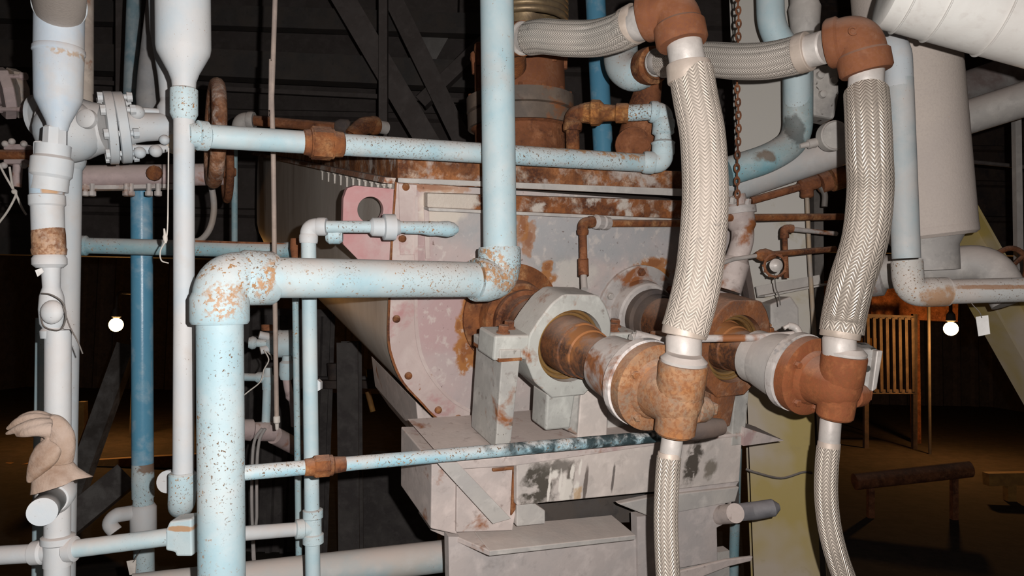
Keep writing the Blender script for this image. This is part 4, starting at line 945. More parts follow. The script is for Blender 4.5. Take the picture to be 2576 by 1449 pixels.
# right-hand rusty casting with the fitting where the second hose ends
D = 2.3
t = thing('rusty_casting', 'dark rusty valve casting between the blue column pipe and the long hose', 'valve', P(1600, 420, D))
part('casting_body', G().rev(P(1592, 418, D + 0.1), P(1640, 175, D + 0.02), [(0, R(90)), (0.18, R(105)), (0.35, R(104)), (0.55, R(90)), (0.72, R(74)), (0.85, R(66)), (1, R(58))], 32), m_rustd, t)
part('casting_face', G().revm(P(1592, 365, D - 0.02), cv(-0.1, 0.2, -1), [(0, R(90)), (0.02, R(88)), (0.03, R(60)), (0.035, R(1))], 28), m_rustd, t)
part('nut', G().revm(P(1622, 168, 2.2), P(1680, 154, 2.1) - P(1620, 165, 2.2), [(0, 0.052), (0.02, 0.055), (0.045, 0.055), (0.05, 0.042), (0.075, 0.044)], 28), m_rust, t, 'orange stepped nut')
part('bright_ring', G().torus(P(1651, 158, 2.12), P(1680, 154, 2.1) - P(1620, 165, 2.2), 0.035, 0.005), m_nip, t)
t = thing('cast_elbow', 'pale blue cast elbow behind the left dusty hose, beside the rusty nut', 'pipe elbow', P(1570, 200, 2.28))
part('elbow_body', G().tube(catmull([P(1575, 50, 2.35), P(1562, 120, 2.32), P(1566, 165, 2.28), P(1592, 185, 2.24), P(1620, 176, 2.22)], 6), [0.05, 0.05, 0.05, 0.05, 0.05, 0.05] + [0.053] * 19, 28), m_blue2, t)
D = 2.9
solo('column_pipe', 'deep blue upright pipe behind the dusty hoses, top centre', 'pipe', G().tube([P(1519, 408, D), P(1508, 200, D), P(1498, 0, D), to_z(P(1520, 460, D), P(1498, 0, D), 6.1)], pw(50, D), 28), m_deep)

# ================================================================ right-hand side
D = 2.35
t = thing('lagged_vessel_pipe', 'broad cream dusty upright duct right of the shiny braided hose', 'duct', P(2320, 640, D))
A, B = P(2325, 592, D), P(2272, 0, D)
B2_ = P(2268, -50, D)
part('duct_body', G().tube([A, B, B2_, V(B2_.x, B2_.y, 6.1)], pw(238, D), 56), m_insul, t)
part('end_ring', G().rev(P(2326, 600, D), P(2323, 575, D), [(0, pw(222, D)), (0.3, pw(240, D)), (0.9, pw(240, D)), (1, pw(238, D))], 56), m_insul, t)
part('neck', G().rev(P(2330, 680, D), P(2326, 592, D), [(0, pw(150, D)), (0.7, pw(150, D)), (1, pw(178, D))], 40), m_grey, t)
t = thing('elbow_duct', 'grey dusty bent duct under the cream duct, running left behind the hose', 'duct', P(2400, 700, 2.4))
part('duct_body', G().tube(fillet([P(2180, 690, 2.55), P(2490, 655, 2.35), P(2545, 760, 2.3)], 0.07), 0.058, 32), m_grey, t)
part('end_ring', G().rev(P(2180, 692, 2.56), P(2225, 686, 2.53), [(0, 0.07), (0.2, 0.078), (0.8, 0.078), (1, 0.06)], 32), m_greyr, t)
D = 2.02
t = thing('blue_drop_pipe', 'pale blue upright pipe in front of the cream duct, turning right to the frame edge', 'pipe', P(2290, 760, D))
part('top_bend', G().tube(fillet([P(2195, 105, D + 0.1), P(2258, 108, D), P(2262, 220, D)], 0.08), pw(66, D), 32), m_pale, t)
part('drop', G().tube([P(2262, 200, D), P(2280, 650, D)], pw(66, D), 32), blue_mat('faded_blue_grey', base=(0.30, 0.44, 0.50), pale=(0.46, 0.50, 0.51), dust=0.8, fl=0.62, dlo=-0.3), t)
m_we = blue_mat('cream_peeling_paint', base=(0.50, 0.52, 0.50), pale=(0.60, 0.55, 0.50), dust=0.8, fl=0.55, flw=0.42, extra=lambda m: m.stain(P(2345, 745, D), (0.05, 0.06, 0.03), (0.40, 0.22, 0.11), 0.85, 30, 0.6, ax=(cv(1, 0, 0), cv(0, 0, 1), cv(0, 1, 0))))
part('elbow', G().elbow(P(2286, 736, D), P(2281, 655, D), P(2382, 734, D), pw(66, D), 0.5, 1.12, 1.1, 36), m_we, t, 'peeling elbow with rust patch')
part('run', G().tube([P(2350, 735, D), P(2600, 728, D + 0.02), P(3000, 720, D + 0.05), P(4600, 690, D + 0.2)], pw(62, D), 32), blue_mat('cream_pipe_rust_line', base=(0.50, 0.54, 0.54), pale=(0.58, 0.55, 0.52), dust=0.8, fl=0.56, flw=0.42, extra=lambda m: m.stain(P(2520, 722, D - 0.03), (0.12, 0.05, 0.006), (0.34, 0.17, 0.08), 0.8, 40, 0.6, ax=(cv(1, 0, 0), cv(0, 0, 1), cv(0, 1, 0)))), t)
D = 1.62
t = thing('white_duct', 'large bright white duct jutting in at the top right corner', 'duct', P(2500, 0, D))
A, B = P(2235, -40, D + 0.05), P(3100, 165, D - 0.05)
B = A + (B - A) * 3.0
part('duct_body', G().rev(A, B, [(0, 0.05), (0.0013, 0.085), (0.004, 0.095), (0.33, 0.112), (1, 0.112)], 56), m_white, t)
for x in (0.02, 0.053, 0.107, 0.167, 0.233, 0.33, 0.5, 0.7): r_ = 0.097 + min(x, 0.33) * 0.048; part('seam', G().rev(A + (B - A) * x, A + (B - A) * (x + 0.002), [(0, r_), (0.3, r_ + 0.0025), (0.7, r_ + 0.0025), (1, r_)], 56), m_white, t)
D = 2.75
solo('slanted_pipe', 'grey dusty pipe slanting up to the right edge behind the cream duct', 'pipe', G().tube([P(2380, 312, D + 0.1), P(2576, 250, D), P(3000, 118, D - 0.2), P(3700, -90, D - 0.5)], pw(88, D), 32), m_grey)
solo('slanted_duct', 'dark brown grey duct above the slanted grey pipe at right', 'duct', G().tube([P(2380, 238, D + 0.8), P(2576, 172, D + 0.7), P(3000, 30, D + 0.5), P(3700, -200, D + 0.2)], pw(84, D + 0.7), 32), steel_mat('brown_grey_duct', (0.17, 0.13, 0.12), dust=0.6, dcol=(0.3, 0.25, 0.23)))
# yellow column and brace
D = 2.75
t = thing('yellow_column', 'tall chalky yellow I-section column behind the two rusty unions', 'column', to_z(P(1960, 1300, D), P(1970, 1449, D)))
cb, ct = to_z(P(1955, 1000, D), P(1972, 1449, D)), to_z(P(1955, 1000, D), P(1925, 200, D), 6.1)
part('column_body', G().ibeam(cb, ct, pw(152, D) * 2, 0.20, 0.014, cv(0.25, 0, 1)), m_yellow, t, smooth=0)
part('base_plate', G().plate([cb + V(-0.18, -0.18, 0), cb + V(0.18, -0.18, 0), cb + V(0.18, 0.2, 0), cb + V(-0.18, 0.2, 0)], V(0, 0, 0.02)), m_yellow, t, smooth=0)
part('tie_wire', G().tube(catmull([P(1876, 1180, D - 0.13), P(1905, 1190, D - 0.14), P(1965, 1203, D - 0.14), P(2020, 1188, D - 0.14), P(2042, 1190, D - 0.12)], 6), 0.0045, 8), m_cable, t, 'thin grey wire')
part('dark_edge', G().bar(to_z(P(2052, 480, D + 0.06), P(2062, 1449, D + 0.06)), P(2052, 470, D + 0.06), 0.035, 0.05), m_cable, t, 'dark cable on the column edge')
t = thing('yellow_brace', 'chalky yellow diagonal brace falling to the lower right corner', 'steel brace', P(2560, 960, 3.0))
A, B = P(2400, 560, 3.0), P(2640, 985, 3.0)
part('brace_body', G().ibeam(A - (B - A) * 0.5, to_z(A, B, 0.0), 0.12, 0.17, 0.012, cv(0.9, -0.5, 0.2), 'I'), m_yellow, t, smooth=0)
# bends between the hoses
D = 2.3
t = thing('blue_offset_pipe', 'pale blue pipe bend coming down between the two brown elbows', 'pipe', P(1960, 120, D))
part('pipe', G().tube(fillet([to_z(P(1938, 60, D), P(1936, 0, D), 6.1), P(1940, 80, D), P(2005, 150, D + 0.03), P(2007, 320, D + 0.1)], 0.09, 10), pw(68, D), 32), m_blue, t)
part('lower_pipe', G().tube(fillet([P(2007, 170, D + 0.06), P(2007, 350, D + 0.1), P(1945, 395, D + 0.06), P(1830, 432, D + 0.06)], 0.10, 10), pw(72, D + 0.1), 32), blue_mat('teal_stained', base=(0.13, 0.38, 0.46), pale=(0.30, 0.42, 0.44), dust=0.8, fl=0.58, flw=0.44, extra=lambda m: m.stain(P(2000, 330, D + 0.05), (0.03, 0.1, 0.05), (0.05, 0.05, 0.045), 0.7, 25, 0.7, ax=(cv(1, 0, 0), cv(0, 0, 1), cv(0, 1, 0))).stain(P(1900, 405, D + 0.1), (0.05, 0.1, 0.02), (0.16, 0.10, 0.06), 0.8, 25, 0.7, ax=(cv(1, 0, 0), cv(0, 0, 1), cv(0, 1, 0)))), t, 'teal stained lower bend')
t = thing('grey_drop_pipe', 'grey pipe end hanging beside the pale blue bend at the top', 'pipe', P(2028, 80, D + 0.15))
part('pipe', G().rev(to_z(P(2026, 60, D + 0.15), P(2024, 0, D + 0.15), 6.1), P(2026, 88, D + 0.15), [(0, pw(70, D)), (0.97, pw(74, D)), (0.975, pw(84, D)), (1, pw(70, D))], 32), m_grey, t)
solo('long_grey_pipe', 'grey dusty pipe slanting behind the chain and the shiny hose', 'pipe', G().tube([P(1740, 502, 2.55), P(1850, 462, 2.5), P(2120, 370, 2.44), P(2140, 363, 2.44)], pw(84, 2.6), 32), blue_mat('grey_blue_long', base=(0.36, 0.41, 0.43), pale=(0.44, 0.43, 0.42), dust=0.9, fl=0.64, dlo=-0.4))
t = thing('round_gauge', 'round grey dusty gauge with a small brass stem', 'gauge', P(2085, 383, 2.3))
part('gauge_case', G().revm(P(2087, 345, 2.34), cv(0.08, 0.05, -1), [(0, pw(70, 2.3)), (0.002, pw(76, 2.3)), (0.035, pw(76, 2.3)), (0.040, pw(70, 2.3)), (0.036, pw(66, 2.3)), (0.036, 0.0005)], 40), m_grey, t)
part('stem', G().rev(P(2012, 368, 2.34), P(2062, 356, 2.34), [(0, 0.008), (0.4, 0.010), (0.41, 0.015), (0.8, 0.015), (1, 0.008)], 16), m_nip, t)
t = thing('mottled_bracket_casting', 'pale spotted casting behind the gauge, left of the shiny hose', 'casting', P(2075, 300, 2.5))
part('casting_body', G().plate([P(2038, 165, 2.5), P(2110, 160, 2.5), P(2112, 240, 2.5), P(2100, 300, 2.5), P(2045, 290, 2.5)], cv(0, 0, 0.1)), steel_mat('spotted_pale_casting', (0.46, 0.44, 0.41), dust=0.6, extra=lambda m: m.flecks((0.08, 0.07, 0.06), 30, 0.60, 6, 0.3, 0.4)), t, smooth=0, bevel=0.01)
for x, y in ((2062, 190), (2095, 205), (2068, 238)): part('boss', G().revm(P(x, y, 2.5), cv(0, 0, -1), [(0, 0.014), (0.015, 0.012), (0.018, 0.004)], 16), m_grey, t)
# chain
t = thing('hanging_chain', 'dark rusty chain hanging beside the long dusty hose', 'chain', P(1858, 500, 2.2))
n = 0; y = 505.0
while y > -60:
    c = P(1856 + 2 * math.sin(y / 40.0), y, 2.2)
    g = G(); k = 12; h = 0.013; w_ = 0.007
    ax = cv(1, 0, 0) if n % 2 else cv(0.3, 0, 1)
    pts = [c + ax * (math.cos(q) * w_) + V(0, 0, 1) * (math.sin(q) * h) for q in [2 * math.pi * i / k for i in range(k + 1)]]
    g.tube(pts, 0.0027, 6, caps=False)
    part('link', g, m_rustd, t); n += 1; y -= 16.5
cq = P(1856, y, 2.2)
part('hanger_rod', G().tube([cq, V(cq.x, cq.y, 6.18)], 0.006, 10), m_rustd, t)
# rusty small pipework over the yellow column
D = 2.25
t = thing('rusty_pipe_run', 'straight rusty pipe running right at rim height behind the shiny hose', 'pipe', P(1980, 548, D))
part('pipe', G().tube([P(1825, 548, D), P(2118, 545, D + 0.25)], 0.0115, 20), m_rust, t)
t = thing('rusty_branch', 'small rusty tee dropping in front of the yellow column', 'pipe', P(1975, 650, D + 0.1))
part('elbow', G().elbow(P(1972, 574, D + 0.1), P(1974, 600, D + 0.1), P(1995, 576, D + 0.1), 0.010, 0.4, 1.4, 1.3), m_rustd, t)
part('drop', G().tube([P(1974, 592, D + 0.1), P(1978, 700, D + 0.1)], 0.0085, 16), m_rustd, t)
part('arm', G().tube([P(1990, 576, D + 0.1), P(2104, 588, D + 0.2)], 0.0075, 16), m_greyr, t)
t = thing('rusty_valve', 'rusty needle valve with a small toothed round handle and white lever', 'valve', P(1955, 700, D))
part('pipe', G().tube([P(1925, 641, D), P(2100, 626, D + 0.15)], 0.0095, 16), m_rust, t)
part('valve_body', G().rev(P(1902, 642, D), P(1950, 642, D), [(0, 0.010), (0.2, 0.018), (0.5, 0.021), (0.8, 0.015), (1, 0.010)], 20), m_rust, t)
part('lever', G().tube([P(1800, 668, D - 0.1), P(1845, 652, D - 0.05), P(1905, 643, D)], 0.0065, 12), m_nip, t, 'pale lever rod')
g = G().revm(P(1950, 668, D - 0.05), cv(0, 0, -1), [(0, 0.014), (0.008, 0.020), (0.014, 0.010), (0.018, 0.001)], 20)
part('hub', g, m_nip, t)
g = G().torus(P(1950, 668, D - 0.05), cv(0.1, 0, -1), 0.033, 0.004, 30)
for k in range(12):
    q = 2 * math.pi * k / 12; g.ball(P(1950, 668, D - 0.05) + (cv(1, 0, 0) * math.cos(q) + cv(0, 1, 0) * math.sin(q)) * 0.036, 0.004, 6)
part('toothed_rim', g, m_rustd, t)
part('hanging_wire', G().tube(catmull([P(1948, 690, D - 0.05), P(1952, 725, D - 0.05), P(1960, 745, D - 0.05), P(1963, 768, D - 0.05)], 4), 0.0018, 6), m_cable, t)
t = thing('rusty_tee', 'rusty tee and thin drop pipe under the long grey pipe', 'pipe', P(2032, 860, 2.5))
D = 2.5
part('arm', G().tube([P(1890, 505, D), P(2020, 468, D)], 0.013, 18), m_rustd, t)
part('tee_body', G().rev(P(2010, 470, D), P(2062, 455, D), [(0, 0.016), (0.1, 0.024), (0.9, 0.024), (1, 0.016)], 20).rev(P(2030, 460, D), P(2030, 498, D), [(0, 0.02), (0.9, 0.022), (1, 0.016)], 20), m_rustd, t)
part('drop', G().tube([P(2030, 490, D), P(2036, 640, D), P(2048, 840, D), to_z(P(2036, 640, D), P(2048, 840, D))], 0.0075, 14), steel_mat('tan_thin_pipe', (0.36, 0.26, 0.16), dust=0.3), t)
t = thing('flange_cluster', 'rusty flange lumps under the long grey pipe beside the shiny hose', 'flange', P(2090, 470, 2.55))
part('flange', G().rev(P(2062, 462, D), P(2085, 454, D), [(0, 0.035), (1, 0.035)], 24), m_rustd, t)
part('flange', G().rev(P(2090, 452, D), P(2118, 443, D), [(0, 0.042), (1, 0.042)], 24), m_rust, t)
part('hook', G().tube(catmull([P(2065, 470, D), P(2075, 490, D), P(2074, 520, D)], 5), 0.010, 12), m_cable, t)
solo('support_angle', 'grey horizontal angle bar across the yellow column', 'angle bar', G().ibeam(P(1912, 734, 2.5), P(2072, 704, 2.55), 0.05, 0.038, 0.006, None, 'L'), m_grey)
g = G().plate([P(1938, 765, 2.55), P(1990, 745, 2.55), P(2010, 775, 2.55), P(2012, 842, 2.55), P(1940, 842, 2.55)], cv(0, 0, 0.12))
solo('junction_box', 'small pale grey box against the yellow column behind the far union', 'box', g, m_grey, smooth=0, bevel=0.006)
D = 2.28
t = thing('mottled_valve_casting', 'pale pink mottled valve casting half hidden right of the long dusty hose', 'valve', P(1860, 650, D))
part('valve_body', G().tube(catmull([P(1850, 492, D), P(1862, 540, D), P(1868, 600, D), P(1850, 660, D), P(1828, 730, D)], 6), [0.030] * 4 + [0.042] * 6 + [0.034] * 8 + [0.045] * 7, 24), steel_mat('pink_mottled_casting', (0.50, 0.43, 0.40), (0.36, 0.30, 0.28), dust=0.5, rusty=0.4), t)
part('flange', G().revm(P(1858, 520, D), cv(0.1, 1, 0), [(0, 0.052), (0.022, 0.052)], 24), m_greyr, t)
part('bolt', G().hexb(P(1842, 512, D - 0.04), cv(0, -1, -0.3), 0.010, 0.02), m_nip, t)
part('bolt', G().hexb(P(1880, 516, D - 0.03), cv(0, -1, -0.3), 0.010, 0.02), m_greyr, t)
part('stay', G().bar(P(1866, 640, D), P(1900, 830, D), 0.03, 0.02), m_dark2, t)
solo('blue_back_pipe', 'thin blue upright pipe glimpsed right of the long hose, low', 'pipe', G().tube([P(1868, 640, 3.0), P(1862, 850, 3.0), to_z(P(1868, 640, 3.0), P(1862, 850, 3.0))], 0.02, 16), m_teal)
# union guard behind the far union
t = thing('guard_block', 'pale mottled steel block behind the right rusty union', 'block', P(2190, 1000, 1.85))
part('block_body', G().plate([P(2150, 878, 1.85), P(2212, 878, 1.85), P(2196, 985, 1.85), P(2158, 1000, 1.85)], cv(0.02, -0.01, 0.1)), steel_mat('pale_chipped_block', (0.46, 0.46, 0.44), dust=0.3, extra=lambda m: m.flecks((0.04, 0.04, 0.035), 30, 0.58, 6, 0.3, 0.4)), t, smooth=0, bevel=0.008)
part('block_lip', G().plate([P(2206, 882, 1.83), P(2222, 882, 1.83), P(2206, 978, 1.83), P(2192, 988, 1.83)], cv(0, 0, 0.05)), m_nip, t, smooth=0, bevel=0.003)
# tag and handwheel
t = thing('paper_tag', 'small square white tag hanging on a wire under the cream pipe at right', 'tag', P(2478, 845, 1.98))
part('tag_sheet', G().plate([P(2455, 797, 1.98), P(2486, 793, 1.98), P(2491, 840, 1.98), P(2462, 846, 1.98)], cv(0.0, 0, 0.0015)), m_foil, t, smooth=0)
part('wire', G().tube(catmull([P(2470, 800, 1.978), P(2464, 785, 1.98), P(2448, 768, 2.0), P(2440, 756, 2.02)], 5), 0.0012, 6), m_cable, t)
D = 2.75
t = thing('handwheel', 'brown rusty handwheel half cut off by the right edge', 'handwheel', P(2535, 720, D))
c = P(2535, 680, D); ax = cv(0.2, 0.2, -1)
part('rim', G().torus(c, ax, pw(112, D), 0.010, 40), m_rustd, t)
u, v = frame(ax)
for k in range(4):
    q = math.pi / 4 + k * math.pi / 2
    part('spoke', G().tube([c, c + (u * math.cos(q) + v * math.sin(q)) * pw(112, D)], 0.008, 10), m_rustd, t)
part('hub', G().revm(c - ax.normalized() * 0.02, ax, [(0, 0.02), (0.04, 0.02), (0.06, 0.012)], 16), m_rustd, t)
part('stem', G().tube([c, c - ax.normalized() * 0.3], 0.011, 12), m_grey, t)
solo('edge_rod', 'pale upright rod at the right edge against the dark', 'rod', G().bar(P(2563, 700, 3.6), to_z(P(2563, 600, 3.6), P(2558, 300, 3.6), 6.1), 0.03, 0.03), m_grey)
solo('thin_line', 'thin dark horizontal line pipe at the right edge', 'pipe', G().tube([P(2425, 405, 4.5), P(2700, 432, 4.5)], 0.012, 10), m_wallu)
# ================================================================ left side
D = 1.55
W_ = lambda w: pw(w, D)
t = thing('left_reducer_pipe', 'fat dusty pipe at far left narrowing over the small valves and tee', 'pipe', to_z(P(147, 1300, D), P(145, 1449, D)))
A, B = P(149, 60, D), P(146, 330, D)
part('reducer_body', G().rev(A, B, [(-0.25, W_(112)), (0.22, W_(112)), (0.235, W_(118)), (0.27, W_(119)), (0.285, W_(113)), (0.68, W_(108)), (0.72, W_(104)), (0.92, W_(54)), (1, W_(42))], 40), blue_mat('pale_paint_rust_ring', base=(0.40, 0.54, 0.66), pale=(0.56, 0.60, 0.62), dust=0.8, fl=0.62, flw=0.52, dbase=0.3, grime=0.7, extra=lambda m: m.stain(P(160, 128, D - 0.04), (0.03, 0.1, 0.006), (0.42, 0.30, 0.20), 0.8, 60, 0.8, 0.6, (cv(1, 0, 0), cv(0, 0, 1), cv(0, 1, 0)), brk=80)), t)
part('mitre_branch', G().tube([P(150, 34, D + 0.02), P(149, -20, D - 0.10), P(149, -120, D - 0.32)], W_(115), 40), m_insul, t, 'beige dusty branch')
part('weld_ring', G().torus(P(150, 12, D - 0.02), P(149, -20, D - 0.10) - P(150, 34, D + 0.02), W_(114), 0.0035, 40), m_pale, t)
part('bonnet_nut', G().rev(P(140, 318, D), P(138, 372, D), [(0, W_(44)), (0.1, W_(54)), (0.9, W_(56)), (1, W_(46))], 8), m_pale, t, smooth=20)
part('valve_body', G().tube(catmull([P(134, 365, D), P(132, 400, D), P(128, 440, D), P(124, 480, D)], 5), [W_(80)] * 5 + [W_(96)] * 6 + [W_(84)] * 5, 28), m_pale, t)
part('side_cover', G().plate([P(80, 352, D - 0.02), P(104, 352, D - 0.02), P(104, 428, D - 0.02), P(80, 428, D - 0.02)], cv(0, 0, 0.06)), m_pale, t, smooth=0, bevel=0.006)
rb = blue_mat('blue_with_rust_blot', base=(0.26, 0.50, 0.68), pale=(0.50, 0.60, 0.68), dust=0.7, fl=0.6, extra=lambda m: m.stain(P(112, 470, D - 0.04), (0.012, 0.1, 0.022), (0.46, 0.26, 0.12), 0.9, 50, 0.5, ax=(cv(1, 0, 0), cv(0, 0, 1), cv(0, 1, 0))))
part('square_spool', G().tube([P(116, 425, D), P(118, 500, D)], W_(76), 32), rb, t, 'blue spool with a rust blot')
part('coupling', G().rev(P(118, 488, D), P(121, 580, D), [(0, W_(70)), (0.05, W_(82)), (0.3, W_(82)), (0.35, W_(74)), (1, W_(74))], 32), m_pale, t)
part('rusty_coupling', G().rev(P(121, 568, D), P(124, 642, D), [(0, W_(72)), (0.3, W_(76)), (0.75, W_(76)), (0.8, W_(80)), (1, W_(76))], 32), rust_mat('faded_rust', a=(0.46, 0.28, 0.17), c=(0.60, 0.48, 0.40), dust=0.3), t, 'faded rusty coupling')
part('ring_flange', G().rev(P(124, 640, D), P(125, 674, D), [(0, W_(66)), (0.3, W_(78)), (0.75, W_(78)), (1, W_(60))], 32), m_pale, t)
part('ball_valve', G().rev(P(128, 668, D), P(132, 850, D), [(0, W_(44)), (0.3, W_(40)), (0.42, W_(54)), (0.6, W_(60)), (0.8, W_(56)), (0.86, W_(44)), (0.9, W_(56)), (1, W_(54))], 32), m_pale, t)
part('valve_knob', G().ball(P(131, 785, D - 0.04), W_(54), 20, (1, 0.7, 1.1)), m_pale, t)
part('riser', G().tube([P(146, 830, D), to_z(P(149, 840, D), P(146, 1449, D))], W_(60), 32), m_pale, t)
part('cap_branch', G().rev(P(140, 1245, D), P(106, 1288, D - 0.13), [(0, W_(66)), (0.78, W_(62)), (0.80, W_(66)), (1, W_(64))], 36), m_pale, t, 'short capped branch')
part('branch_collar', G().rev(P(146, 1238, D), P(132, 1256, D - 0.04), [(0, W_(84)), (0.8, W_(84)), (1, W_(70))], 32), m_pale, t)
part('tee', G().rev(P(146, 1345, D), P(145, 1422, D), [(0, W_(64)), (0.05, W_(78)), (0.25, W_(78)), (0.3, W_(66)), (1, W_(66))], 32).rev(P(78, 1392, D), P(192, 1380, D), [(0, W_(46)), (0.04, W_(58)), (0.25, W_(60)), (0.3, W_(50)), (0.75, W_(50)), (0.8, W_(62)), (0.97, W_(62)), (1, W_(44))], 32), m_pale, t)
part('left_arm', G().rev(P(-160, 1406, D), P(85, 1392, D), [(0, W_(34)), (0.62, W_(34)), (0.64, W_(46)), (1, W_(46))], 28), m_pale, t)
part('right_arm', G().tube([P(185, 1381, D), P(430, 1350, D + 0.02)], W_(44), 28), m_blue, t)
part('square_fitting', G().plate([P(426, 1312, D), P(482, 1305, D), P(484, 1400, D), P(442, 1400, D), P(440, 1390, D), P(416, 1385, D), P(416, 1335, D)], cv(0, 0, 0.05)), blue_mat('fitting_blue', fl=0.6, extra=lambda m: m.stain(P(455, 1330, D), (0.03, 0.1, 0.006), RUSTL, 0.9, 50, 0.5, ax=(cv(1, 0, 0), cv(0, 0, 1), cv(0, 1, 0)))), t, smooth=0, bevel=0.006)
part('cable_loop', G().tube(catmull([P(105, 738, D - 0.05), P(130, 742, D - 0.06), P(158, 762, D - 0.05), P(165, 800, D - 0.05), P(150, 830, D - 0.05), P(112, 822, D - 0.04), P(102, 790, D - 0.03)], 6), 0.0016, 6), m_cable, t, 'thin black cable loop')
part('cable_tail', G().tube(catmull([P(158, 770, D - 0.05), P(175, 820, D - 0.05), P(196, 860, D - 0.06), P(208, 890, D - 0.06)], 6), 0.0014, 6), m_cable, t)
solo('foil_tag', 'small white tag stuck on the left edge of the ball valve', 'tag', G().plate([P(88, 680, D - 0.03), P(104, 674, D - 0.03), P(110, 684, D - 0.03), P(94, 696, D - 0.03)], cv(0, 0, 0.002)), m_foil, smooth=0)
solo('foil_tag', 'small white tag hanging beside the round pipe cap under the glove', 'tag', G().plate([P(156, 1250, D - 0.03), P(170, 1245, D - 0.03), P(176, 1272, D - 0.02), P(158, 1270, D - 0.03)], cv(0, 0, 0.002)), m_foil, smooth=0)
t = thing('folded_tag', 'pale folded tag hung by a wire low on the peeling blue pipe', 'tag', P(330, 1447, 2.15))
part('tag_sheet', G().plate([P(318, 1412, 2.15), P(342, 1408, 2.15), P(340, 1443, 2.15), P(326, 1447, 2.15)], cv(0, 0, 0.003)), m_string, t, smooth=0)
part('wire', G().tube(catmull([P(334, 1415, 2.148), P(344, 1400, 2.16), P(364, 1362, 2.25), P(366, 1340, 2.33)], 5), 0.0012, 6), m_cable, t)
# standing pipes behind
D = 1.95
t = thing('white_riser', 'pale upright pipe close behind the left reducer pipe', 'pipe', to_z(P(168, 1000, D), P(160, 1449, D)))
part('pipe', G().tube([P(176, 400, D), P(166, 1000, D), to_z(P(172, 600, D), P(158, 1449, D))], pw(56, D), 32), m_pale, t)
part('top_lump', G().ball(P(170, 400, D), 0.045, 20), m_pale, t)
solo('blue_riser', 'slim blue upright pipe glimpsed left of the capped riser', 'pipe', G().tube([P(108, 800, D + 0.1), to_z(P(108, 800, D + 0.1), P(98, 1449, D + 0.1))], pw(34, D), 24), m_blue)
solo('beige_pipe', 'rust stained beige upright pipe right behind the fat left pipe, top', 'pipe', G().tube([P(212, 262, 2.2), to_z(P(218, 260, 2.2), P(218, 0, 2.2), 6.1)], pw(42, 2.2), 24), steel_mat('beige_stained_pipe', (0.48, 0.42, 0.36), (0.36, 0.30, 0.26), dust=0.4, rusty=0.3))
# gate valve
D = 1.9
t = thing('gate_valve', 'dusty white blue flanged gate valve lying sideways behind the left pipes', 'valve', P(230, 420, D))
DV = lambda x: 1.80 + (x - 120) / 320.0 * 0.145
wv = lambda w: pw(w, D)
part('body', G().rev(P(120, 328, DV(120) + 0.05), P(270, 322, DV(270)), [(0, wv(130)), (0.1, wv(140)), (0.35, wv(150)), (0.6, wv(150)), (0.8, wv(128)), (1, wv(116))], 36).ball(P(172, 330, DV(172)), wv(150), 24), m_pale, t)
part('body_boss', G().revm(P(222, 300, DV(222) - 0.072), cv(0, 0, -1), [(0, wv(46)), (0.012, wv(44)), (0.016, wv(34)), (0.017, 0.0005)], 28), m_pale, t)
part('side_flange', G().rev(P(92, 292, D + 0.1), P(104, 292, D + 0.1), [(0, wv(110)), (1, wv(112))], 28), m_pale, t)
def oct_(A, B, r0): return [(0, r0 * 0.96), (0.08, r0), (0.92, r0), (1, r0 * 0.96)]
gfl = part('flange', G().rev(P(266, 322, DV(266)), P(291, 322, DV(291)), oct_(0, 0, wv(178)), 36), m_pale, t)
part('bonnet_flange', G().rev(P(293, 322, DV(293)), P(320, 321, DV(320)), oct_(0, 0, wv(176)), 36), m_pale, t)
dv = (P(320, 321, DV(320)) - P(266, 322, DV(266))).normalized()
for k in range(8):
    q = 2 * math.pi * k / 8 + 0.4; u, v = frame(dv)
    c = P(255, 322, DV(255)) + (u * math.cos(q) + v * math.sin(q)) * wv(150)
    g = G().rev(c, c + dv * 0.078, [(0, 0.013), (0.16, 0.013), (0.17, 0.007), (0.83, 0.007), (0.84, 0.013), (1, 0.012)], 8)
    part('flange_bolt', g, m_pale, gfl, smooth=25)
part('bonnet', G().rev(P(318, 321, DV(318)), P(430, 318, DV(430)), [(0, wv(96)), (0.15, wv(80)), (0.4, wv(72)), (0.7, wv(70)), (1, wv(66))], 32), m_pale, t)
part('yoke', G().tube(catmull([P(330, 375, D), P(370, 376, D + 0.01), P(405, 374, D + 0.03), P(432, 368, D + 0.05)], 5), 0.012, 14).tube(catmull([P(330, 285, D), P(360, 280, D + 0.01), P(405, 284, D + 0.03), P(432, 290, D + 0.05)], 5), 0.010, 14), m_pale, t)
for x, y, r0 in ((345, 282, 0.018), (392, 380, 0.016), (352, 384, 0.015), (414, 352, 0.013)): part('gland_nut', G().ball(P(x, y, D - 0.03), r0, 16), m_pale, t)
part('stem', G().tube([P(430, 318, DV(430)), P(545, 335, 2.15)], 0.011, 14), m_nip, t)
def wheel(lab, c, ax, R0, rr, mat, sp=5):
    t = thing('handwheel', lab, 'handwheel', c - V(0, 0, R0))
    part('rim', G().torus(c, ax, R0, rr, 48, 12), mat, t)
    u, v = frame(ax)
    for k in range(sp):
        q = 2 * math.pi * k / sp + 0.3
        part('spoke', G().tube([c, c + (u * math.cos(q) + v * math.sin(q)) * R0], rr * 0.7, 10), mat, t)
    part('hub', G().revm(c - ax.normalized() * 0.02, ax, [(0, 0.022), (0.035, 0.022), (0.05, 0.014)], 16), mat, t)
    return t
m_wheel = rust_mat('peeling_wheel_rust', a=(0.36, 0.19, 0.11), c=(0.60, 0.52, 0.46), dust=0.4)
wheel('large rusty handwheel seen nearly edge-on behind the thin white riser', P(541, 336, 2.15), cv(1.0, 0.02, 0.50), pw(240, 2.15), 0.021, m_wheel, 5)
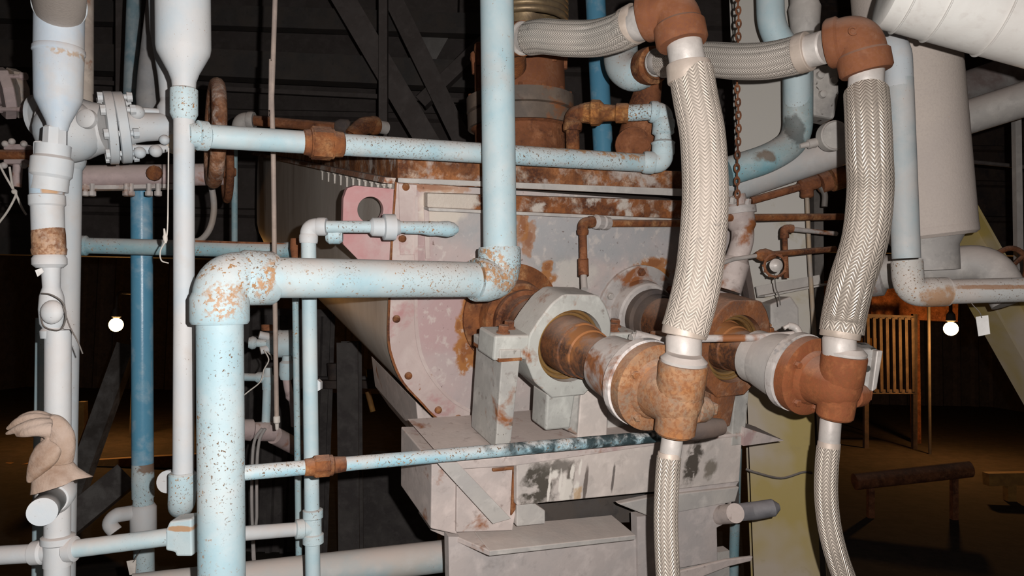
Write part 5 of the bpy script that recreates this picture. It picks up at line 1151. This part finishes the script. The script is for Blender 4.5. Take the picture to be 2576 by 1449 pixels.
wheel('smaller dark rusty handwheel behind the large one', P(572, 432, 2.7), cv(1, 0, 0.50), pw(140, 2.7), 0.014, m_rustd, 4)
# second white reducer beside
D = 1.95
t = thing('second_reducer_pipe', 'white narrowing pipe half hidden left behind the fat reducer, with yellowed elbow', 'pipe', P(425, 370, D))
A, B = P(436, 60, D), P(434, 250, D)
part('reducer_body', G().rev(to_z(P(436, 80, D), P(436, 0, D), 6.1), B, [(0, pw(110, D)), (0.935, pw(110, D)), (0.955, pw(104, D)), (0.985, pw(68, D)), (1, pw(58, D))], 36), m_pale, t)
part('coupling', G().rev(P(434, 245, D), P(434, 335, D), [(0, pw(56, D)), (0.15, pw(58, D)), (0.3, pw(72, D)), (1, pw(70, D))], 32), m_pale, t)
part('elbow', G().tube(fillet([P(434, 310, D), P(434, 358, D), P(470, 362, D + 0.06)], 0.04), pw(62, D), 32), steel_mat('yellowed_paint', (0.60, 0.46, 0.30), (0.62, 0.55, 0.46), dust=0.3, rusty=0.2), t, 'yellowed elbow')
D = 2.35
t = thing('grey_cone', 'dull grey cone narrowing upwards between faint blue pipe and white reducers', 'pipe', P(372, 300, D))
part('cone_body', G().rev(P(374, 290, D), P(388, -60, D), [(0, pw(30, D)), (0.04, pw(56, D)), (0.12, pw(62, D)), (0.3, pw(58, D)), (0.7, pw(38, D)), (1, pw(22, D))], 32), steel_mat('dull_grey_cone', (0.22, 0.23, 0.24), dust=0.6, dcol=(0.36, 0.33, 0.31)), t)
D = 2.38
t = thing('blue_standpipe', 'glossy deep blue upright pipe at left, peeling near its foot', 'pipe', to_z(P(358, 1200, D), P(362, 1449, D)))
part('pipe', G().tube([P(356, 445, D), P(359, 1170, D)], pw(51, D), 32), m_deep, t)
part('lower_pipe', G().tube([P(359, 1165, D), to_z(P(359, 1170, D), P(363, 1449, D))], pw(48, D), 32), m_blue2, t, 'pale dusty lower length')
part('peeled_wrap', G().rev(P(359, 1166, D), P(360, 1252, D), [(0, pw(51, D)), (0.5, pw(53, D)), (1, pw(52, D))], 32), blue_mat('peeling_wrap', fl=0.55, extra=lambda m: m.stain(P(368, 1180, D - 0.04), (0.03, 0.1, 0.02), (0.20, 0.13, 0.09), 0.95, 60, 0.6, ax=(cv(1, 0, 0), cv(0, 0, 1), cv(0, 1, 0)))), t)
g = G().rev(P(360, 1268, D), P(361, 1345, D), [(0, pw(52, D)), (0.1, pw(62, D)), (0.9, pw(62, D)), (1, pw(52, D))], 28)
g.tube(catmull([P(345, 1288, D), P(318, 1292, D - 0.03), P(290, 1298, D - 0.06), P(276, 1318, D - 0.07), P(290, 1338, D - 0.07)], 6), [pw(36, D)] * 12 + [pw(34, D)] * 13, 24)
part('elbow_outlet', g, m_pale, t, 'dusty curled outlet')
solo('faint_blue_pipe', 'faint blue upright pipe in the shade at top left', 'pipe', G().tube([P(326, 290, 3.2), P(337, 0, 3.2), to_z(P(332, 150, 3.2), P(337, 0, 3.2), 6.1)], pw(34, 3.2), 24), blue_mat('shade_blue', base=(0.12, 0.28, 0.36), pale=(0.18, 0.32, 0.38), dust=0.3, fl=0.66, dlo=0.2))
# mauve header with bolts
D = 2.45
D = 2.18
t = thing('mauve_header', 'dusty mauve horizontal pipe with bolt heads under it, behind the left pipes', 'pipe', P(300, 470, D))
part('pipe', G().tube([P(165, 446, D), P(470, 440, D + 0.1), P(560, 438, D + 0.14)], pw(58, D), 32), m_mauve, t)
part('rust_patch_cap', G().revm(P(391, 436, D - 0.03), cv(0, 0, -1), [(0, 0.022), (0.010, 0.022), (0.014, 0.012)], 12), m_rust, t)
for x in (215, 232, 318, 330, 375, 398): part('bolt', G().rev(P(x, 462, D), P(x, 494, D), [(0, 0.007), (0.6, 0.007), (0.61, 0.011), (0.95, 0.011), (1, 0.006)], 8), m_greyr, t)
part('bottom_strip', G().bar(P(190, 474, D), P(440, 470, D + 0.08), 0.03, 0.012), m_greyr, t)
t = thing('rusty_left_header', 'rusty small pipe with bolted clamps at the far left edge', 'pipe', P(40, 440, 2.2))
D = 2.2
part('pipe', G().tube([P(-120, 388, D), P(84, 390, D)], pw(26, D), 24), m_rust, t)
for x0, x1, y0, y1 in ((8, 66, 362, 376), (8, 66, 400, 412)): part('clamp_plate', G().plate([P(x0, y0, D - 0.02), P(x1, y0, D - 0.02), P(x1, y1, D - 0.02), P(x0, y1, D - 0.02)], cv(0, 0, 0.06)), m_mauve, t, smooth=0, bevel=0.003)
for x, y in ((13, 362), (30, 356), (60, 362), (10, 416), (60, 416)): part('bolt', G().ball(P(x, y, D - 0.02), 0.010, 12), m_greyr, t)
part('stem', G().tube([P(45, 412, D), P(42, 470, D)], 0.013, 14), m_mauve, t)
t = thing('string_tie', 'pale string knotted and hanging from the rusty pipe at the left edge', 'string', P(25, 560, 2.15))
D = 2.15
part('string', G().tube(catmull([P(-4, 408, D), P(12, 440, D), P(34, 478, D), P(40, 490, D), P(20, 530, D), P(-6, 565, D)], 6), 0.0032, 8), m_string, t)
part('string', G().tube(catmull([P(24, 420, D), P(32, 470, D), P(42, 492, D), P(56, 524, D), P(66, 540, D)], 6), 0.0032, 8), m_string, t)
part('knot', G().ball(P(36, 482, D), 0.008, 12), m_string, t)
t = thing('string_tie', 'thin hanging string with a white knot beside the thin white riser', 'string', P(412, 662, 1.7))
D = 1.70
part('string', G().tube(catmull([P(424, 372, D), P(423, 480, D), P(420, 590, D), P(404, 630, D), P(406, 655, D), P(424, 662, D)], 6), 0.0016, 8), m_string, t)
part('knot', G().rev(P(413, 575, D), P(417, 612, D), [(0, 0.002), (0.4, 0.003), (0.55, 0.0055), (0.8, 0.005), (1, 0.002)], 12), m_string, t)
# far-left flange pair
D = 2.35
t = thing('edge_flange_pair', 'brownish dusty bolted flange pair at the far left edge', 'flange', P(35, 300, D))
a, b = P(-2, 235, D), P(32, 235, D)
part('flange', G().rev(P(-2, 235, D - 0.02), P(27, 234, D), [(0, pw(125, D)), (0.1, pw(128, D)), (0.9, pw(128, D)), (1, pw(122, D))], 8), m_mauve, t, smooth=20)
part('flange', G().rev(P(30, 234, D), P(56, 234, D + 0.022), [(0, pw(122, D)), (0.1, pw(126, D)), (0.9, pw(120, D)), (1, pw(110, D))], 8), steel_mat('brown_dusty_flange', (0.34, 0.26, 0.20), dust=0.6, rusty=0.2), t, smooth=20)
part('pipe', G().tube([P(-250, 236, D), P(10, 235, D)], pw(60, D), 24), m_mauve, t)
for y in (192, 275): part('bolt', G().rev(P(-8, y, D - 0.05), P(66, y, D - 0.05), [(0, 0.012), (0.15, 0.012), (0.16, 0.007), (0.84, 0.007), (0.85, 0.013), (1, 0.012)], 8), m_mauve, t)
# teal horizontal pipe behind
D = 2.26
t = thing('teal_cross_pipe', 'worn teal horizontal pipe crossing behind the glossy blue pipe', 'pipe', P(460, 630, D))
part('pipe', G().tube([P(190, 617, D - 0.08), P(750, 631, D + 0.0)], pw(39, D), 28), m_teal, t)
part('collar', G().rev(P(188, 617, D - 0.08), P(222, 618, D - 0.076), [(0, pw(40, D)), (0.1, pw(49, D)), (0.85, pw(49, D)), (1, pw(40, D))], 28), m_teal, t)
part('end_collar', G().rev(P(715, 630, D - 0.005), P(750, 631, D), [(0, pw(40, D)), (0.3, pw(44, D)), (1, pw(44, D))], 28), m_teal, t)
part('cap_strip', G().bar(P(495, 608, D - 0.04), P(748, 616, D), 0.03, 0.006), m_rustd, t)
t = thing('background_blue_drop', 'slim blue upright pipe with grey elbow behind the rusty handwheels', 'pipe', P(592, 610, 2.9))
D = 2.9
part('pipe', G().tube([P(590, 330, D), P(590, 615, D)], pw(15, D), 16), m_teal, t)
part('elbow', G().elbow(P(606, 302, D), P(600, 340, D), P(640, 303, D), pw(34, D), 0.4, 1.3, 1.15), m_grey, t)
t = thing('background_rusty_pipe', 'dark rusty horizontal pipe ending in an orange elbow, behind the upper cross pipe', 'pipe', P(750, 320, 2.9))
part('pipe', G().tube([P(636, 303, D), P(860, 322, D + 0.05)], pw(26, D), 20), m_rustd, t)
part('fitting', G().rev(P(845, 318, D), P(882, 322, D), [(0, pw(30, D)), (0.3, pw(42, D)), (0.8, pw(42, D)), (1, pw(30, D))], 16), m_dark2, t)
part('elbow', G().elbow(P(912, 314, D), P(888, 345, D - 0.02), P(948, 316, D + 0.05), pw(38, D), 0.35, 1.25, 1.15), m_rust, t)
part('nipple', G().tube([P(940, 316, D + 0.05), P(970, 322, D + 0.1)], pw(34, D), 20), m_grey, t)
part('drop', G().tube([P(888, 335, D - 0.02), P(888, 375, D - 0.02)], pw(30, D), 16), m_rustd, t)
t = thing('hose_loop', 'tan hose hanging in a loop behind the thin white riser', 'hose', P(510, 605, 2.5))
D = 2.5
part('hose', G().tube(catmull([P(520, 440, D), P(534, 480, D), P(538, 530, D), P(528, 575, D), P(505, 603, D), P(480, 605, D), P(455, 590, D)], 6), 0.0105, 14), steel_mat('tan_rubber', (0.30, 0.25, 0.21), dust=0.4), t)
# thin teal pipe behind the slim riser
D = 2.05
t = thing('teal_back_riser', 'thin teal upright pipe just left behind the slim riser', 'pipe', to_z(P(748, 1300, D), P(754, 1449, D)))
part('pipe', G().tube([P(742, 640, D), P(747, 1000, D), to_z(P(747, 1000, D), P(753, 1449, D))], pw(17, D), 20), m_teal, t)
part('fitting', G().rev(P(742, 600, D), P(743, 650, D), [(0, pw(22, D)), (0.5, pw(26, D)), (1, pw(18, D))], 16), m_rustd, t)
# valve cluster in the middle distance
D = 2.5
wc = lambda w: pw(w, D)
t = thing('instrument_valve', 'dusty blue grey control valve lying sideways between thick pipe and slim riser', 'valve', P(690, 900, D))
part('body', G().rev(P(625, 862, D), P(745, 866, D + 0.05), [(0, wc(26)), (0.08, wc(34)), (0.14, wc(30)), (0.18, wc(20)), (0.36, wc(22)), (0.45, wc(50)), (0.62, wc(72)), (0.68, wc(70)), (0.9, wc(74)), (0.92, wc(96)), (1, wc(98))], 28), m_blue2, t)
for x, y in ((652, 842), (655, 882)): part('yoke_lug', G().tube([P(x, y, D), P(690, 850 if y < 860 else 874, D + 0.02)], wc(20), 14), m_pale, t)
part('top_cap', G().revm(P(672, 832, D), V(0, 0, 1), [(0, wc(28)), (0.02, wc(30)), (0.022, wc(18))], 16), m_rustd, t)
part('lower_body', G().rev(P(722, 895, D), P(720, 955, D), [(0, wc(22)), (0.2, wc(24)), (0.3, wc(36)), (0.8, wc(36)), (1, wc(28))], 20), m_blue2, t)
part('outlet', G().tube(catmull([P(720, 950, D), P(728, 990, D), P(740, 1010, D + 0.02), P(745, 1070, D + 0.04)], 5), [wc(20)] * 6 + [wc(26)] * 10, 18), m_mauve, t)
t = thing('blue_branch', 'small pale blue upright branch pipe with tee, low between thick pipe and slim riser', 'pipe', P(672, 1050, D))
part('tee_body', G().rev(P(675, 925, D), P(673, 980, D), [(0, wc(18)), (0.3, wc(22)), (0.4, wc(30)), (1, wc(26))], 20).rev(P(605, 948, D), P(668, 950, D), [(0, wc(20)), (0.6, wc(20)), (0.7, wc(28)), (1, wc(28))], 18), m_blue2, t)
part('riser', G().tube([P(672, 975, D), P(669, 1062, D)], wc(21), 20), m_blue, t)
part('bottom_tee', G().rev(P(600, 1080, D - 0.05), P(690, 1085, D + 0.02), [(0, wc(50)), (0.35, wc(54)), (0.4, wc(40)), (0.6, wc(44)), (0.65, wc(52)), (1, wc(50))], 24), m_mauve, t)
part('drain', G().tube([P(690, 1095, D + 0.02), P(752, 1128, D + 0.15)], wc(44), 24), m_mauve, t)
t = thing('looped_tube', 'translucent grey tube pair hanging low behind the thick pipe', 'tube', P(645, 1400, 2.45))
for dx in (0, 12): part('tube', G().tube(catmull([P(660 + dx * 0.6, 1078, 2.45), P(640 + dx, 1110, 2.45), P(634 + dx, 1180, 2.45), P(634 + dx, 1300, 2.45), P(642 + dx * 0.3, 1460, 2.45), to_z(P(642, 1400, 2.45), P(644 + dx, 1460, 2.45))], 5), 0.0052, 10), steel_mat('grey_tubing_%d' % dx, (0.34, 0.31, 0.30), dust=0.3), t)
t = thing('string_tie', 'pale string tied round the control valve, hanging behind the slim riser', 'string', P(650, 980, 2.45))
part('string', G().tube(catmull([P(664, 880, 2.45), P(676, 905, 2.44), P(664, 930, 2.44), P(655, 960, 2.44), P(625, 985, 2.44), P(600, 1005, 2.44)], 6), 0.0022, 6), m_string, t)
part('string', G().tube(catmull([P(672, 884, 2.45), P(682, 895, 2.44), P(684, 905, 2.44)], 6), 0.0022, 6), m_string, t)

# ================================================================ work glove hung over the capped branch
D = 1.42
gm = M('dusty_leather', (0.33, 0.235, 0.175), 0.9)
gm.vary((0.40, 0.31, 0.255), 10, 0.42, 0.62, 6).vary((0.22, 0.13, 0.08), 14, 0.56, 0.72, 5, (3, 1, 0)).dust((0.43, 0.34, 0.29), 0.5)
m_glove = gm.bump(scale=55, strength=0.5, dist=0.006).done()
wg = lambda w: pw(w, D)
g = G()
def limb(pts, rad, flat=0.7, n=20):
    h = G(); q = catmull([P(x, y, D + z) for x, y, z in pts], 6); m = len(q)
    rr = []
    for i in range(m):
        s = i / (m - 1) * (len(rad) - 1); k = min(int(s), len(rad) - 2); rr.append(wg(rad[k] + (rad[k + 1] - rad[k]) * (s - k)))
    h.tube(q, rr, n)
    c = sum(q, Vector()) / m; ax = cv(0, 0, 1)      # the leather lies flattened
    b = len(g.v); g.v += [p - ax * ((p - c).dot(ax) * (1 - flat)) for p in h.v]
    g.f += [tuple(i + b for i in f) for f in h.f]
limb([(128, 1205, 0), (135, 1170, 0), (146, 1130, 0), (146, 1098, 0), (132, 1074, -0.01), (108, 1066, -0.02)], [96, 92, 86, 84, 66, 44], 0.6, 28)
for f_ in ([(120, 1064, -0.02), (85, 1054, -0.03), (50, 1060, -0.035), (16, 1080, -0.03)], [(128, 1072, -0.03), (92, 1068, -0.045), (55, 1076, -0.05), (14, 1092, -0.045)],
           [(130, 1082, -0.04), (98, 1082, -0.05), (66, 1088, -0.055), (40, 1096, -0.05)], [(128, 1062, 0.0), (96, 1048, -0.01), (64, 1050, -0.015), (30, 1066, -0.015)]):
    limb(f_, [40, 34, 28, 22, 8], 0.85, 18)
limb([(138, 1120, -0.035), (112, 1148, -0.05), (88, 1180, -0.055), (70, 1214, -0.05)], [54, 66, 58, 38, 12], 0.5, 20)
t = thing('work_glove', 'tan leather work glove drooping over the riser, fingers pointing left', 'glove', P(130, 1232, D))
o = part('hand', g, m_glove, t)
md = o.modifiers.new('remesh', 'REMESH'); md.mode = 'VOXEL'; md.voxel_size = 0.0022; md.use_smooth_shade = True
md = o.modifiers.new('smooth', 'SMOOTH'); md.iterations = 6; md.factor = 0.5
# flared gauntlet cuff with a wavy hem
rings = []
for k, (x, y, a, b) in enumerate(((134, 1165, 46, 34), (136, 1185, 52, 40), (142, 1205, 60, 44), (146, 1222, 66, 46))):
    c = P(x, y, D - 0.01); ring = []
    for j in range(36):
        q = 2 * math.pi * j / 36; w = (0.05 * k) * math.sin(3 * q + 0.5) + 0.03 * k * math.sin(5 * q)
        sk = 0.30 * math.cos(q) * (k / 3.0)
        ring.append(c + cv(1, 0, 0) * (math.cos(q) * a * (1 + w) / F * D) + cv(0, 0, 1) * (math.sin(q) * b * (1 + w) / F * D) - cv(0, 1, 0) * (a * sk / F * D))
    rings.append(ring)
inner = [[c_ + (r_ - c_) * 0.93 for r_ in ring] for ring in rings for c_ in [sum(ring, Vector()) / 36]]
h = G(); h._grid(rings + inner[::-1] + [rings[0]])
part('cuff', h, m_glove, t, smooth=70)
